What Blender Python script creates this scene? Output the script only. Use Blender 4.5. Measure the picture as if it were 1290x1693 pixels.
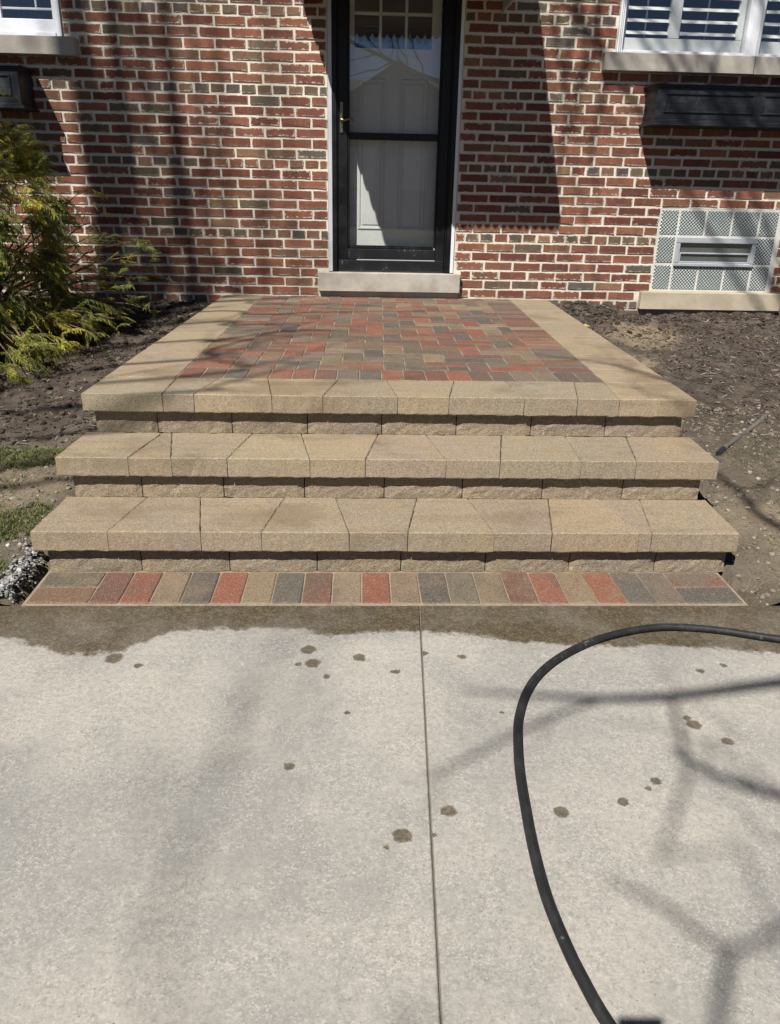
import bpy, math, random
from mathutils import Vector, Matrix, noise as mn

# ------------------------------------------------------------------ camera, sky, sun, exposure
for o in list(bpy.data.objects):
    bpy.data.objects.remove(o)
SC = bpy.context.scene
COL = SC.collection
random.seed(7)
R = random.Random(11)

def camera_axes(p, yw, ro):
    f = Vector((math.sin(yw)*math.cos(p), math.cos(yw)*math.cos(p), -math.sin(p)))
    r = Vector((math.cos(yw), -math.sin(yw), 0)); u = r.cross(f)
    return f, math.cos(ro)*r+math.sin(ro)*u, -math.sin(ro)*r+math.cos(ro)*u
CAM_POS = Vector((0, -6.2805, 1.2814))
cf, cr, cu = camera_axes(0.38506, 0.04595, 0.0220)
cam = bpy.data.cameras.new('camera')
cam.sensor_fit = 'VERTICAL'; cam.sensor_height = 24; cam.lens = 24*1320/1693
cam.clip_start = 0.05; cam.clip_end = 500
camo = bpy.data.objects.new('camera', cam); COL.objects.link(camo)
camo.matrix_world = Matrix(((cr.x, cu.x, -cf.x, CAM_POS.x), (cr.y, cu.y, -cf.y, CAM_POS.y), (cr.z, cu.z, -cf.z, CAM_POS.z), (0, 0, 0, 1)))
SC.camera = camo

SUN = Vector((0.549, 1.0, -1.429))            # the way the light travels
SUN_EL = math.atan2(1.429, math.hypot(0.549, 1.0))
SUN_AZ = math.atan2(-0.549, -1.0)
w = bpy.data.worlds.new('World'); SC.world = w; w.use_nodes = True
nt = w.node_tree; nt.nodes.clear()
sky = nt.nodes.new('ShaderNodeTexSky'); sky.sky_type = 'NISHITA'; sky.sun_disc = False
sky.sun_elevation = SUN_EL; sky.sun_rotation = SUN_AZ % (2*math.pi); sky.altitude = 200; sky.air_density = 0.36; sky.dust_density = 0.3; sky.ozone_density = 1.2
bg = nt.nodes.new('ShaderNodeBackground'); bg.inputs[1].default_value = 0.05
wo = nt.nodes.new('ShaderNodeOutputWorld')
nt.links.new(sky.outputs[0], bg.inputs[0]); nt.links.new(bg.outputs[0], wo.inputs[0])
sl = bpy.data.lights.new('sun', 'SUN'); sl.energy = 5.0; sl.angle = math.radians(0.53); sl.color = (1.0, 0.962, 0.90)
so = bpy.data.objects.new('sun', sl); COL.objects.link(so)
so.location = (-6, -12, 16); so.rotation_euler = SUN.to_track_quat('-Z', 'Y').to_euler()
SC.view_settings.view_transform = 'Standard'; SC.view_settings.look = 'None'
SC.view_settings.exposure = 0.78; SC.view_settings.gamma = 1
SC.cycles.max_bounces = 5; SC.cycles.diffuse_bounces = 2; SC.cycles.glossy_bounces = 3; SC.cycles.transmission_bounces = 3; SC.cycles.caustics_reflective = False; SC.cycles.caustics_refractive = False; SC.cycles.transparent_max_bounces = 12

# ------------------------------------------------------------------ helpers
def mesh(name, v, f, uv=None, attrs=None, smooth=False):
    m = bpy.data.meshes.new(name); m.from_pydata(v, [], f); m.update()
    if uv:                                        # dict layer -> per-vertex 2-tuples
        for k, vals in uv.items():
            l = m.uv_layers.new(name=k)
            d = [0.0]*(2*len(m.loops))
            for lp in m.loops:
                d[2*lp.index], d[2*lp.index+1] = vals[lp.vertex_index]
            l.data.foreach_set('uv', d)
    if attrs:
        for k, vals in attrs.items():
            a = m.color_attributes.new(k, 'FLOAT_COLOR', 'POINT')
            a.data.foreach_set('color', [c for q in vals for c in q])
    if smooth:
        m.polygons.foreach_set('use_smooth', [True]*len(m.polygons))
    return m

def obj(name, me, mat=None, parent=None, loc=(0, 0, 0), rot=(0, 0, 0), **props):
    o = bpy.data.objects.new(name, me); COL.objects.link(o)
    o.location = loc; o.rotation_euler = rot
    if mat is not None and me is not None and not me.materials: me.materials.append(mat)
    if parent is not None: o.parent = parent
    for k, v in props.items(): o[k] = v
    return o

class MB:
    def __init__(s): s.v = []; s.f = []; s.c = []
    def add(s, v, f, col=None):
        n = len(s.v); s.v += [tuple(p) for p in v]; s.f += [tuple(i+n for i in q) for q in f]
        if col is not None: s.c += [col]*len(v)
    def box(s, x0, x1, y0, y1, z0, z1, col=None, ch=0.0):
        if ch <= 0:
            v = [(x, y, z) for z in (z0, z1) for y in (y0, y1) for x in (x0, x1)]
            s.add(v, [(0, 2, 3, 1), (4, 5, 7, 6), (0, 1, 5, 4), (1, 3, 7, 5), (3, 2, 6, 7), (2, 0, 4, 6)], col)
        else:
            # chamfered box: 24 verts
            c = ch; v = []; idx = {}
            for sx in (0, 1):
                for sy in (0, 1):
                    for sz in (0, 1):
                        X = (x0, x1)[sx]; Y = (y0, y1)[sy]; Z = (z0, z1)[sz]
                        dx = c if sx == 0 else -c; dy = c if sy == 0 else -c; dz = c if sz == 0 else -c
                        idx[(sx, sy, sz, 'x')] = len(v); v.append((X, Y+dy, Z+dz))
                        idx[(sx, sy, sz, 'y')] = len(v); v.append((X+dx, Y, Z+dz))
                        idx[(sx, sy, sz, 'z')] = len(v); v.append((X+dx, Y+dy, Z))
            f = []
            def I(a, b, d, k): return idx[(a, b, d, k)]
            f += [(I(0,0,0,'x'), I(0,0,1,'x'), I(0,1,1,'x'), I(0,1,0,'x')), (I(1,0,0,'x'), I(1,1,0,'x'), I(1,1,1,'x'), I(1,0,1,'x'))]
            f += [(I(0,0,0,'y'), I(1,0,0,'y'), I(1,0,1,'y'), I(0,0,1,'y')), (I(0,1,0,'y'), I(0,1,1,'y'), I(1,1,1,'y'), I(1,1,0,'y'))]
            f += [(I(0,0,0,'z'), I(0,1,0,'z'), I(1,1,0,'z'), I(1,0,0,'z')), (I(0,0,1,'z'), I(1,0,1,'z'), I(1,1,1,'z'), I(0,1,1,'z'))]
            for a in (0, 1):
                for b in (0, 1):
                    f.append((I(a,b,0,'x'), I(a,b,0,'y'), I(a,b,1,'y'), I(a,b,1,'x')))
                    f.append((I(a,0,b,'x'), I(a,0,b,'z'), I(a,1,b,'z'), I(a,1,b,'x')))
                    f.append((I(0,a,b,'y'), I(0,a,b,'z'), I(1,a,b,'z'), I(1,a,b,'y')))
                    for d in (0, 1): f.append((I(a,b,d,'x'), I(a,b,d,'y'), I(a,b,d,'z')))
            s.add(v, f, col)
    def tube(s, pts, rad, seg=8, col=None, caps=True):
        pts = [Vector(p) for p in pts]; n = len(pts)
        rad = rad if isinstance(rad, (list, tuple)) else [rad]*n
        up = Vector((0.13, 0.31, 0.94)); v = []
        for i, p in enumerate(pts):
            t = (pts[min(i+1, n-1)]-pts[max(i-1, 0)]).normalized()
            a = t.cross(up)
            if a.length < 1e-3: a = t.cross(Vector((1, 0, 0)))
            a.normalize(); b = t.cross(a)
            for k in range(seg):
                an = 2*math.pi*k/seg
                v.append(p+(a*math.cos(an)+b*math.sin(an))*rad[i])
        f = [(i*seg+k, i*seg+(k+1) % seg, (i+1)*seg+(k+1) % seg, (i+1)*seg+k) for i in range(n-1) for k in range(seg)]
        if caps: f += [tuple(range(seg))[::-1], tuple(range((n-1)*seg, n*seg))]
        s.add(v, f, col)
    def mesh(s, name, smooth=False):
        return mesh(name, s.v, s.f, attrs={'col': s.c} if s.c else None, smooth=smooth)

def fixn(me):
    import bmesh
    b = bmesh.new(); b.from_mesh(me); bmesh.ops.recalc_face_normals(b, faces=b.faces); b.to_mesh(me); b.free(); return me

# weathered outdoor surfaces are darker than they look in sun: reflectance trims, by material
TRIM = {'brick_fired_clay': 0.78, 'brick_fired_clay_joined': 0.78, 'lime_mortar': 0.92, 'broom_finished_concrete': 0.64, 'tan_coping_stone': 0.80, 'tan_split_block': 0.86,
        'concrete_paver_blend': 0.74, 'joint_sand': 0.70, 'disturbed_soil': 0.68, 'bark_mulch': 0.68, 'earth_clod': 0.68, 'grass_blade': 0.75, 'cypress_thread': 0.92, 'stone_chip': 0.70,
        'limestone_sill': 0.66, 'limestone_sill_buff': 0.66, 'limestone_door_sill': 0.68, 'white_vinyl': 0.78, 'white_shutter_paint': 0.78, 'white_door_paint': 0.84, 'patterned_glass_block': 0.85,
        'block_mortar': 0.8, 'black_door_paint': 0.6, 'worn_black_rubber': 0.7, 'spring_lawn': 0.8}
class NT:                                         # tiny node-tree writer
    def __init__(s, name):
        s.m = bpy.data.materials.new(name); s.m.use_nodes = True
        s.t = s.m.node_tree; s.t.nodes.clear()
        s.out = s.t.nodes.new('ShaderNodeOutputMaterial')
    def n(s, kind, **kw):
        nd = s.t.nodes.new('ShaderNode'+kind)
        ins = kw.pop('ins', {})
        for k, v in kw.items(): setattr(nd, k, v)
        for k, v in ins.items(): s.set(nd.inputs[k], v)
        return nd
    def set(s, sock, v):
        if hasattr(v, 'is_output') or isinstance(v, bpy.types.NodeSocket): s.t.links.new(v, sock)
        elif isinstance(v, (tuple, list)) and len(v) == 3 and sock.type == 'RGBA': sock.default_value = (*v, 1)
        else: sock.default_value = v
    def math(s, op, a, b=0.0, c=0.0, clamp=False):
        nd = s.n('Math', operation=op, use_clamp=clamp, ins={0: a, 1: b}); 
        if op in ('MULTIPLY_ADD', 'SMOOTH_MIN', 'SMOOTH_MAX'): s.set(nd.inputs[2], c)
        return nd.outputs[0]
    def vmath(s, op, a, b=(0, 0, 0)):
        nd = s.n('VectorMath', operation=op, ins={0: a, 1: b})
        return nd.outputs['Value'] if op in ('LENGTH', 'DISTANCE', 'DOT_PRODUCT') else nd.outputs[0]
    def mix(s, fac, a, b, mode='MIX'):
        nd = s.n('Mix', data_type='RGBA', blend_type=mode); s.set(nd.inputs[0], fac); s.set(nd.inputs[6], a); s.set(nd.inputs[7], b)
        return nd.outputs[2]
    def ramp(s, v, lo, hi, a=0.0, b=1.0, smooth=True):
        nd = s.n('MapRange', interpolation_type='SMOOTHSTEP' if smooth else 'LINEAR', ins={0: v, 1: lo, 2: hi, 3: a, 4: b})
        return nd.outputs[0]
    def noise(s, vec, scale, detail=4, rough=0.55, dist=0.0):
        return s.n('TexNoise', ins={'Vector': vec, 'Scale': scale, 'Detail': detail, 'Roughness': rough, 'Distortion': dist}).outputs[0]
    def voro(s, vec, scale, feature='F1'):
        return s.n('TexVoronoi', feature=feature, ins={'Vector': vec, 'Scale': scale}).outputs[0]
    def cells(s, vec, scale):                     # one random value per grain
        nd = s.n('TexVoronoi', ins={'Vector': vec, 'Scale': scale})
        return s.n('SeparateColor', ins={0: nd.outputs['Color']}).outputs[0]
    def grit(s, c, vec, scale, dark, light, kd=0.6, kl=0.5):
        g = s.cells(vec, scale)
        c = s.mix(s.ramp(g, 0.70, 0.92, 0, kd), c, dark)
        return s.mix(s.ramp(g, 0.26, 0.06, 0, kl), c, light)
    def pos(s): return s.n('NewGeometry').outputs['Position']
    def principled(s, col, rough=0.7, spec=0.35, bump=None, bstr=0.3, bdist=0.01, metal=0.0, **kw):
        k = TRIM.get(s.m.name, 1.0)
        if k != 1.0: col = tuple(x*k for x in col) if isinstance(col, tuple) else s.mix(1.0, col, (k, k, k), 'MULTIPLY')
        p = s.n('BsdfPrincipled'); s.set(p.inputs['Base Color'], col); s.set(p.inputs['Roughness'], rough)
        s.set(p.inputs['Metallic'], metal); s.set(p.inputs['Specular IOR Level'], spec)
        for k, v in kw.items(): s.set(p.inputs[k], v)
        if bump is not None:
            b = s.n('Bump', ins={'Strength': bstr, 'Distance': bdist, 'Height': bump}); s.t.links.new(b.outputs[0], p.inputs['Normal'])
        s.t.links.new(p.outputs[0], s.out.inputs[0]); return p

def jit(c, a, rng=R):
    k = 1+rng.uniform(-a, a); return tuple(min(1, max(0.003, x*k*(1+rng.uniform(-a/4, a/4)))) for x in c)

# ------------------------------------------------------------------ materials
def brick_mat(name, per_object):
    t = NT(name)
    if per_object:
        oi = t.n('ObjectInfo'); base = oi.outputs['Color']; rnd = oi.outputs['Random']
    else:
        a = t.n('VertexColor', layer_name='col'); base = a.outputs[0]; rnd = a.outputs[1]
    uv = t.n('UVMap', uv_map='loc').outputs[0]; hv = t.n('UVMap', uv_map='half').outputs[0]
    off = t.n('CombineXYZ', ins={0: t.math('MULTIPLY', rnd, 37.0), 1: t.math('MULTIPLY', rnd, 91.0), 2: t.math('MULTIPLY', rnd, 13.0)}).outputs[0]
    p = t.vmath('ADD', uv, off)
    d = t.vmath('SUBTRACT', hv, t.vmath('ABSOLUTE', uv))
    sp = t.n('SeparateXYZ', ins={0: d})
    edge = t.math('MINIMUM', sp.outputs[0], sp.outputs[1])
    big = t.noise(p, 9, 3); mid = t.noise(p, 38, 5, 0.65); fine = t.noise(p, 120, 4, 0.75)
    streak = t.noise(t.vmath('MULTIPLY', p, (26, 6, 1)), 1.0, 3)
    c = t.mix(t.ramp(big, 0.42, 0.7), base, t.mix(0.35, base, (0.08, 0.05, 0.04)))
    c = t.mix(t.ramp(streak, 0.52, 0.75, 0, 0.35), c, (0.34, 0.17, 0.10))
    c = t.mix(t.ramp(fine, 0.42, 0.70, 0.0, 0.6), c, t.mix(0.6, c, (0.04, 0.02, 0.016)))
    # lime haze: ragged smears that creep in from the joints, more on some bricks
    reach = t.math('MULTIPLY_ADD', t.ramp(rnd, 0.30, 1.0), 0.011, 0.0045)
    haze = t.math('SUBTRACT', t.math('MULTIPLY', t.ramp(mid, 0.40, 0.72), reach), edge)
    m1 = t.ramp(haze, -0.0035, 0.0015)
    m2 = t.math('MULTIPLY', t.ramp(t.math('ADD', mid, t.math('MULTIPLY', big, 0.5)), 0.90, 1.05), t.ramp(rnd, 0.62, 0.98))
    m = t.math('MAXIMUM', t.math('MULTIPLY', m1, 0.75), t.math('MULTIPLY', m2, 0.5))
    c = t.mix(m, c, (0.58, 0.52, 0.43))
    h = t.math('ADD', t.math('MULTIPLY', mid, 0.8), t.math('MULTIPLY', fine, 0.5))
    t.principled(c, t.ramp(fine, 0.3, 0.7, 0.72, 0.95), 0.25, h, 0.55, 0.004)
    return t.m
BRICK = brick_mat('brick_fired_clay', True); BRICK_S = brick_mat('brick_fired_clay_joined', False)

def simple(name, col, rough=0.6, scale=60, amt=0.25, bstr=0.2, bdist=0.003, spec=0.35, metal=0.0):
    t = NT(name); p = t.pos(); n = t.noise(p, scale, 5); n2 = t.noise(p, scale*0.12, 3)
    c = t.mix(t.ramp(n, 0.3, 0.7, 0, amt), col, tuple(x*0.45 for x in col))
    c = t.mix(t.ramp(n2, 0.35, 0.7, 0, amt), c, tuple(min(1, x*1.25) for x in col))
    t.principled(c, rough, spec, n, bstr, bdist, metal); return t.m

def mortar_mat():
    t = NT('lime_mortar'); p = t.pos()
    a = t.noise(p, 3, 4); b = t.noise(p, 70, 5, 0.7); c3 = t.voro(p, 400)
    c = t.mix(t.ramp(a, 0.3, 0.7), (0.68, 0.62, 0.52), (0.58, 0.52, 0.43))
    c = t.mix(t.ramp(b, 0.4, 0.8, 0, 0.4), c, (0.44, 0.38, 0.31))
    sx = t.n('SeparateXYZ', ins={0: p})
    low = t.math('MULTIPLY', t.ramp(sx.outputs[2], 0.62, 0.47), t.ramp(a, 0.3, 0.6))
    c = t.mix(t.math('MULTIPLY', low, 0.5), c, (0.20, 0.15, 0.10))   # splashed earth along the foot of the wall
    t.principled(c, 0.95, 0.2, t.math('ADD', b, t.math('MULTIPLY', c3, 0.4)), 0.6, 0.005); return t.m
MORTAR = mortar_mat()

def limestone(name, col, dark, warm=0.0):
    t = NT(name); p = t.pos()
    a = t.noise(p, 5, 5, 0.6); b = t.noise(p, 160, 4, 0.7); c2 = t.noise(t.vmath('MULTIPLY', p, (3, 3, 14)), 1.6, 4)
    c = t.mix(t.ramp(a, 0.35, 0.72), col, dark); c = t.mix(t.ramp(c2, 0.5, 0.8, 0, 0.35), c, dark)
    c = t.mix(t.ramp(b, 0.45, 0.8, 0, 0.35), c, tuple(x*0.5 for x in col))
    t.principled(c, 0.88, 0.25, b, 0.35, 0.004); return t.m
SILL = limestone('limestone_sill', (0.50, 0.46, 0.40), (0.34, 0.31, 0.27))
SILL_Y = limestone('limestone_sill_buff', (0.60, 0.52, 0.39), (0.46, 0.39, 0.28))
SILL_D = limestone('limestone_door_sill', (0.57, 0.53, 0.46), (0.38, 0.345, 0.29))

WHITE = simple('white_vinyl', (0.74, 0.76, 0.80), 0.38, 30, 0.10, 0.05, 0.002, 0.5)
SHUTTER = simple('white_shutter_paint', (0.80, 0.80, 0.78), 0.45, 30, 0.06, 0.05, 0.002, 0.45)
DOORW = simple('white_door_paint', (0.74, 0.74, 0.72), 0.42, 22, 0.07, 0.05, 0.002, 0.45)
ALU = simple('brushed_aluminium', (0.55, 0.57, 0.60), 0.42, 90, 0.2, 0.1, 0.002, 0.5, 0.6)
TRIMG = simple('grey_door_trim', (0.42, 0.43, 0.46), 0.5, 40, 0.15, 0.1, 0.002)
DARK = simple('dark_interior', (0.02, 0.02, 0.022), 0.9, 8, 0.3)
BRASS = simple('aged_brass', (0.22, 0.19, 0.13), 0.36, 120, 0.4, 0.1, 0.002, 0.5, 0.85)
AWN = simple('awning_enamel', (0.45, 0.44, 0.40), 0.6, 20, 0.2)

def black_paint(name, base, dust, wood=False):
    t = NT(name); p = t.pos()
    a = t.noise(p, 7, 5, 0.65); b = t.noise(p, 130, 4, 0.7)
    g = t.noise(t.vmath('MULTIPLY', p, (4, 4, 160) if wood else (90, 90, 5)), 1.0, 4)
    c = t.mix(t.ramp(a, 0.45, 0.8, 0, 0.55), base, dust)
    c = t.mix(t.ramp(g, 0.5, 0.8, 0, 0.5), c, dust)
    t.principled(c, t.ramp(a, 0.3, 0.7, 0.34, 0.6), 0.28, t.math('ADD', b, g), 0.15, 0.002); return t.m
DOORB = black_paint('black_door_paint', (0.0045, 0.005, 0.006), (0.016, 0.017, 0.019))
BOXB = black_paint('black_planter', (0.007, 0.008, 0.010), (0.050, 0.054, 0.062), True)

def kick_mat():                                    # black kick plate with dried water spots
    t = NT('black_kick_plate'); p = t.pos()
    v = t.voro(p, 45); n = t.noise(p, 6, 3); f = t.noise(p, 170, 3)
    sp = t.math('MULTIPLY', t.ramp(v, 0.34, 0.16), t.ramp(n, 0.5, 0.62))
    c = t.mix(t.ramp(n, 0.4, 0.75, 0, 0.6), (0.006, 0.0065, 0.008), (0.028, 0.029, 0.032))
    c = t.mix(t.math('MULTIPLY', sp, 0.35), c, (0.35, 0.35, 0.34))
    t.principled(c, 0.4, 0.45, f, 0.1, 0.002); return t.m
KICK = kick_mat()

def glass_mat(name, tint=(1, 1, 1), r0=0.05):
    t = NT(name)
    lw = t.n('LayerWeight', ins={'Blend': 0.5}).outputs['Facing']
    fr = t.math('MULTIPLY_ADD', t.math('POWER', lw, 5.0), 0.95, r0)
    tr = t.n('BsdfTransparent', ins={0: tint}); gl = t.n('BsdfGlossy', ins={'Color': (1, 1, 1), 'Roughness': 0.005})
    mx = t.n('MixShader', ins={0: fr, 1: tr.outputs[0], 2: gl.outputs[0]})
    t.t.links.new(mx.outputs[0], t.out.inputs[0]); return t.m
GLASS = glass_mat('window_glass', (0.95, 0.96, 0.955), 0.07)

def glass_block_mat():
    t = NT('patterned_glass_block')
    uv = t.n('UVMap', uv_map='loc').outputs[0]
    s = t.n('SeparateXYZ', ins={0: uv})
    k = 2*math.pi/0.019
    a = t.math('SINE', t.math('MULTIPLY', t.math('ADD', s.outputs[0], s.outputs[1]), k*0.75))
    b = t.math('SINE', t.math('MULTIPLY', t.math('SUBTRACT', s.outputs[0], s.outputs[1]), k*0.75))
    h = t.math('MULTIPLY', t.math('ADD', a, b), 0.5)
    n = t.noise(t.pos(), 22, 3)
    c = t.mix(t.ramp(h, -0.9, 0.7), (0.035, 0.042, 0.042), (0.50, 0.54, 0.52))
    rn = t.n('ObjectInfo').outputs['Random']
    c = t.mix(t.ramp(t.math('ADD', n, t.math('MULTIPLY', rn, 0.35)), 0.4, 0.95, 0, 0.65), c, (0.20, 0.235, 0.225))
    t.principled(c, 0.16, 0.55, h, 0.7, 0.005); return t.m
GBLOCK = glass_block_mat()

def paver_mat():
    t = NT('concrete_paver_blend'); oi = t.n('ObjectInfo'); base = oi.outputs['Color']; rnd = oi.outputs['Random']
    tc = t.n('TexCoord').outputs['Object']
    off = t.n('CombineXYZ', ins={0: t.math('MULTIPLY', rnd, 53.0), 1: t.math('MULTIPLY', rnd, 17.0), 2: t.math('MULTIPLY', rnd, 71.0)}).outputs[0]
    p = t.vmath('ADD', tc, off)
    r2 = t.math('FRACT', t.math('MULTIPLY', rnd, 7.31))
    sec = t.mix(t.ramp(r2, 0.45, 0.5), (0.108, 0.092, 0.074), t.mix(t.ramp(r2, 0.78, 0.80), (0.225, 0.165, 0.105), (0.215, 0.078, 0.052)))
    big = t.noise(p, 11, 3, 0.6); fine = t.noise(p, 140, 4, 0.8); mid = t.noise(p, 45, 5, 0.7)
    c = t.mix(t.ramp(big, 0.38, 0.78, 0, 0.75), base, sec)
    c = t.mix(t.ramp(fine, 0.44, 0.70, 0, 0.65), c, t.mix(0.6, c, (0.04, 0.035, 0.03)))
    c = t.grit(c, p, 300, (0.06, 0.048, 0.04), (0.34, 0.27, 0.20), 0.4, 0.35)
    v = t.voro(p, 170)
    c = t.mix(t.math('MULTIPLY', t.ramp(v, 0.22, 0.05), 0.35), c, (0.55, 0.48, 0.38))
    c = t.mix(t.ramp(mid, 0.58, 0.75, 0, 0.30), c, (0.42, 0.36, 0.28))      # sand dust left on top
    t.principled(c, 0.82, 0.3, t.math('ADD', fine, t.math('MULTIPLY', mid, 0.6)), 0.5, 0.003); return t.m
PAVER = paver_mat()
SAND = simple('joint_sand', (0.33, 0.28, 0.205), 0.95, 120, 0.5, 0.7, 0.004, 0.15)

def coping_mat(name, rough_face):
    t = NT(name); oi = t.n('ObjectInfo'); base = oi.outputs['Color']; rnd = oi.outputs['Random']
    p0 = t.pos(); off = t.n('CombineXYZ', ins={0: t.math('MULTIPLY', rnd, 23.0), 1: t.math('MULTIPLY', rnd, 9.0), 2: 0.0}).outputs[0]
    p = t.vmath('ADD', p0, off)
    band = t.noise(t.vmath('MULTIPLY', p, (2.5, 26, 26)), 1.0, 4, 0.6)
    big = t.noise(p, 6, 4, 0.6); fine = t.noise(p, 150, 3, 0.8); mid = t.noise(p, 60, 5, 0.75)
    c = t.mix(t.ramp(big, 0.4, 0.7, 0, 0.6), base, (0.30, 0.225, 0.135))
    c = t.mix(t.ramp(band, 0.48, 0.72, 0, 0.6), c, (0.215, 0.165, 0.115))
    c = t.mix(t.ramp(t.noise(p, 2.6, 3), 0.55, 0.75, 0, 0.5), c, (0.36, 0.27, 0.15))
    c = t.mix(t.ramp(fine, 0.47, 0.72, 0, 0.65), c, t.mix(0.55, c, (0.05, 0.038, 0.026)))
    c = t.mix(t.ramp(fine, 0.42, 0.26, 0, 0.5), c, (0.48, 0.41, 0.31))
    c = t.grit(c, p, 300, (0.12, 0.09, 0.06), (0.50, 0.42, 0.31), 0.42, 0.36)
    dirt = t.math('MULTIPLY', t.ramp(t.noise(p, 3.4, 5, 0.7), 0.56, 0.74), t.ramp(mid, 0.35, 0.6))
    c = t.mix(t.math('MULTIPLY', dirt, 0.7), c, (0.11, 0.082, 0.055))
    damp = t.ramp(t.noise(t.vmath('ADD', p0, (4.1, 0, 0)), 1.9, 4, 0.6), 0.52, 0.66)
    c = t.mix(t.math('MULTIPLY', damp, 0.42), c, (0.155, 0.112, 0.068))
    v2 = t.voro(p, 34)
    c = t.mix(t.math('MULTIPLY', t.ramp(v2, 0.10, 0.04), 0.7), c, (0.07, 0.05, 0.035))
    if rough_face:
        c = t.mix(t.ramp(mid, 0.55, 0.72, 0, 0.55), c, (0.50, 0.44, 0.34))
        h = t.math('ADD', t.math('MULTIPLY', mid, 1.4), fine); bs = 0.9
    else:
        h = t.math('ADD', t.math('MULTIPLY', mid, 0.35), fine); bs = 0.4
    t.principled(c, t.math('MULTIPLY_ADD', damp, -0.34, 0.86), 0.35, h, bs, 0.004); return t.m
COPING = coping_mat('tan_coping_stone', False); RISER = coping_mat('tan_split_block', True)

SPOTS = [(-0.14,-4.218,0.026),(-0.124,-4.291,0.026),(-0.164,-4.297,0.011),(0.013,-4.262,0.022),(-0.081,-4.359,0.013),(0.117,-4.336,0.015),(0.204,-4.24,0.013),(0.314,-4.261,0.014),(-0.021,-4.528,0.008),(-0.157,-4.736,0.016),(0.209,-4.891,0.021),(0.103,-4.961,0.024),(0.169,-4.96,0.007),(0.461,-4.897,0.019),(0.61,-4.867,0.014),(0.681,-4.826,0.009),(0.712,-4.802,0.015),(0.885,-4.589,0.022),(0.877,-4.561,0.013),(0.943,-4.658,0.018),(1.002,-4.339,0.014),(1.083,-4.311,0.012),(0.391,-4.532,0.008),(0.068,-4.992,0.008),(-0.62,-4.30,0.014),(-0.70,-4.262,0.03)]
WET = [(-1.40,-4.13),(-1.072,-4.149),(-0.945,-4.201),(-0.774,-4.242),(-0.651,-4.185),(-0.484,-4.100),(-0.315,-4.102),(-0.203,-4.096),(-0.089,-4.135),(0.098,-4.117),(0.212,-4.118),(0.361,-4.137),(0.504,-4.180),(0.669,-4.195),(0.761,-4.202),(1.039,-4.214),(1.286,-4.246),(1.7,-4.26)]
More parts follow.
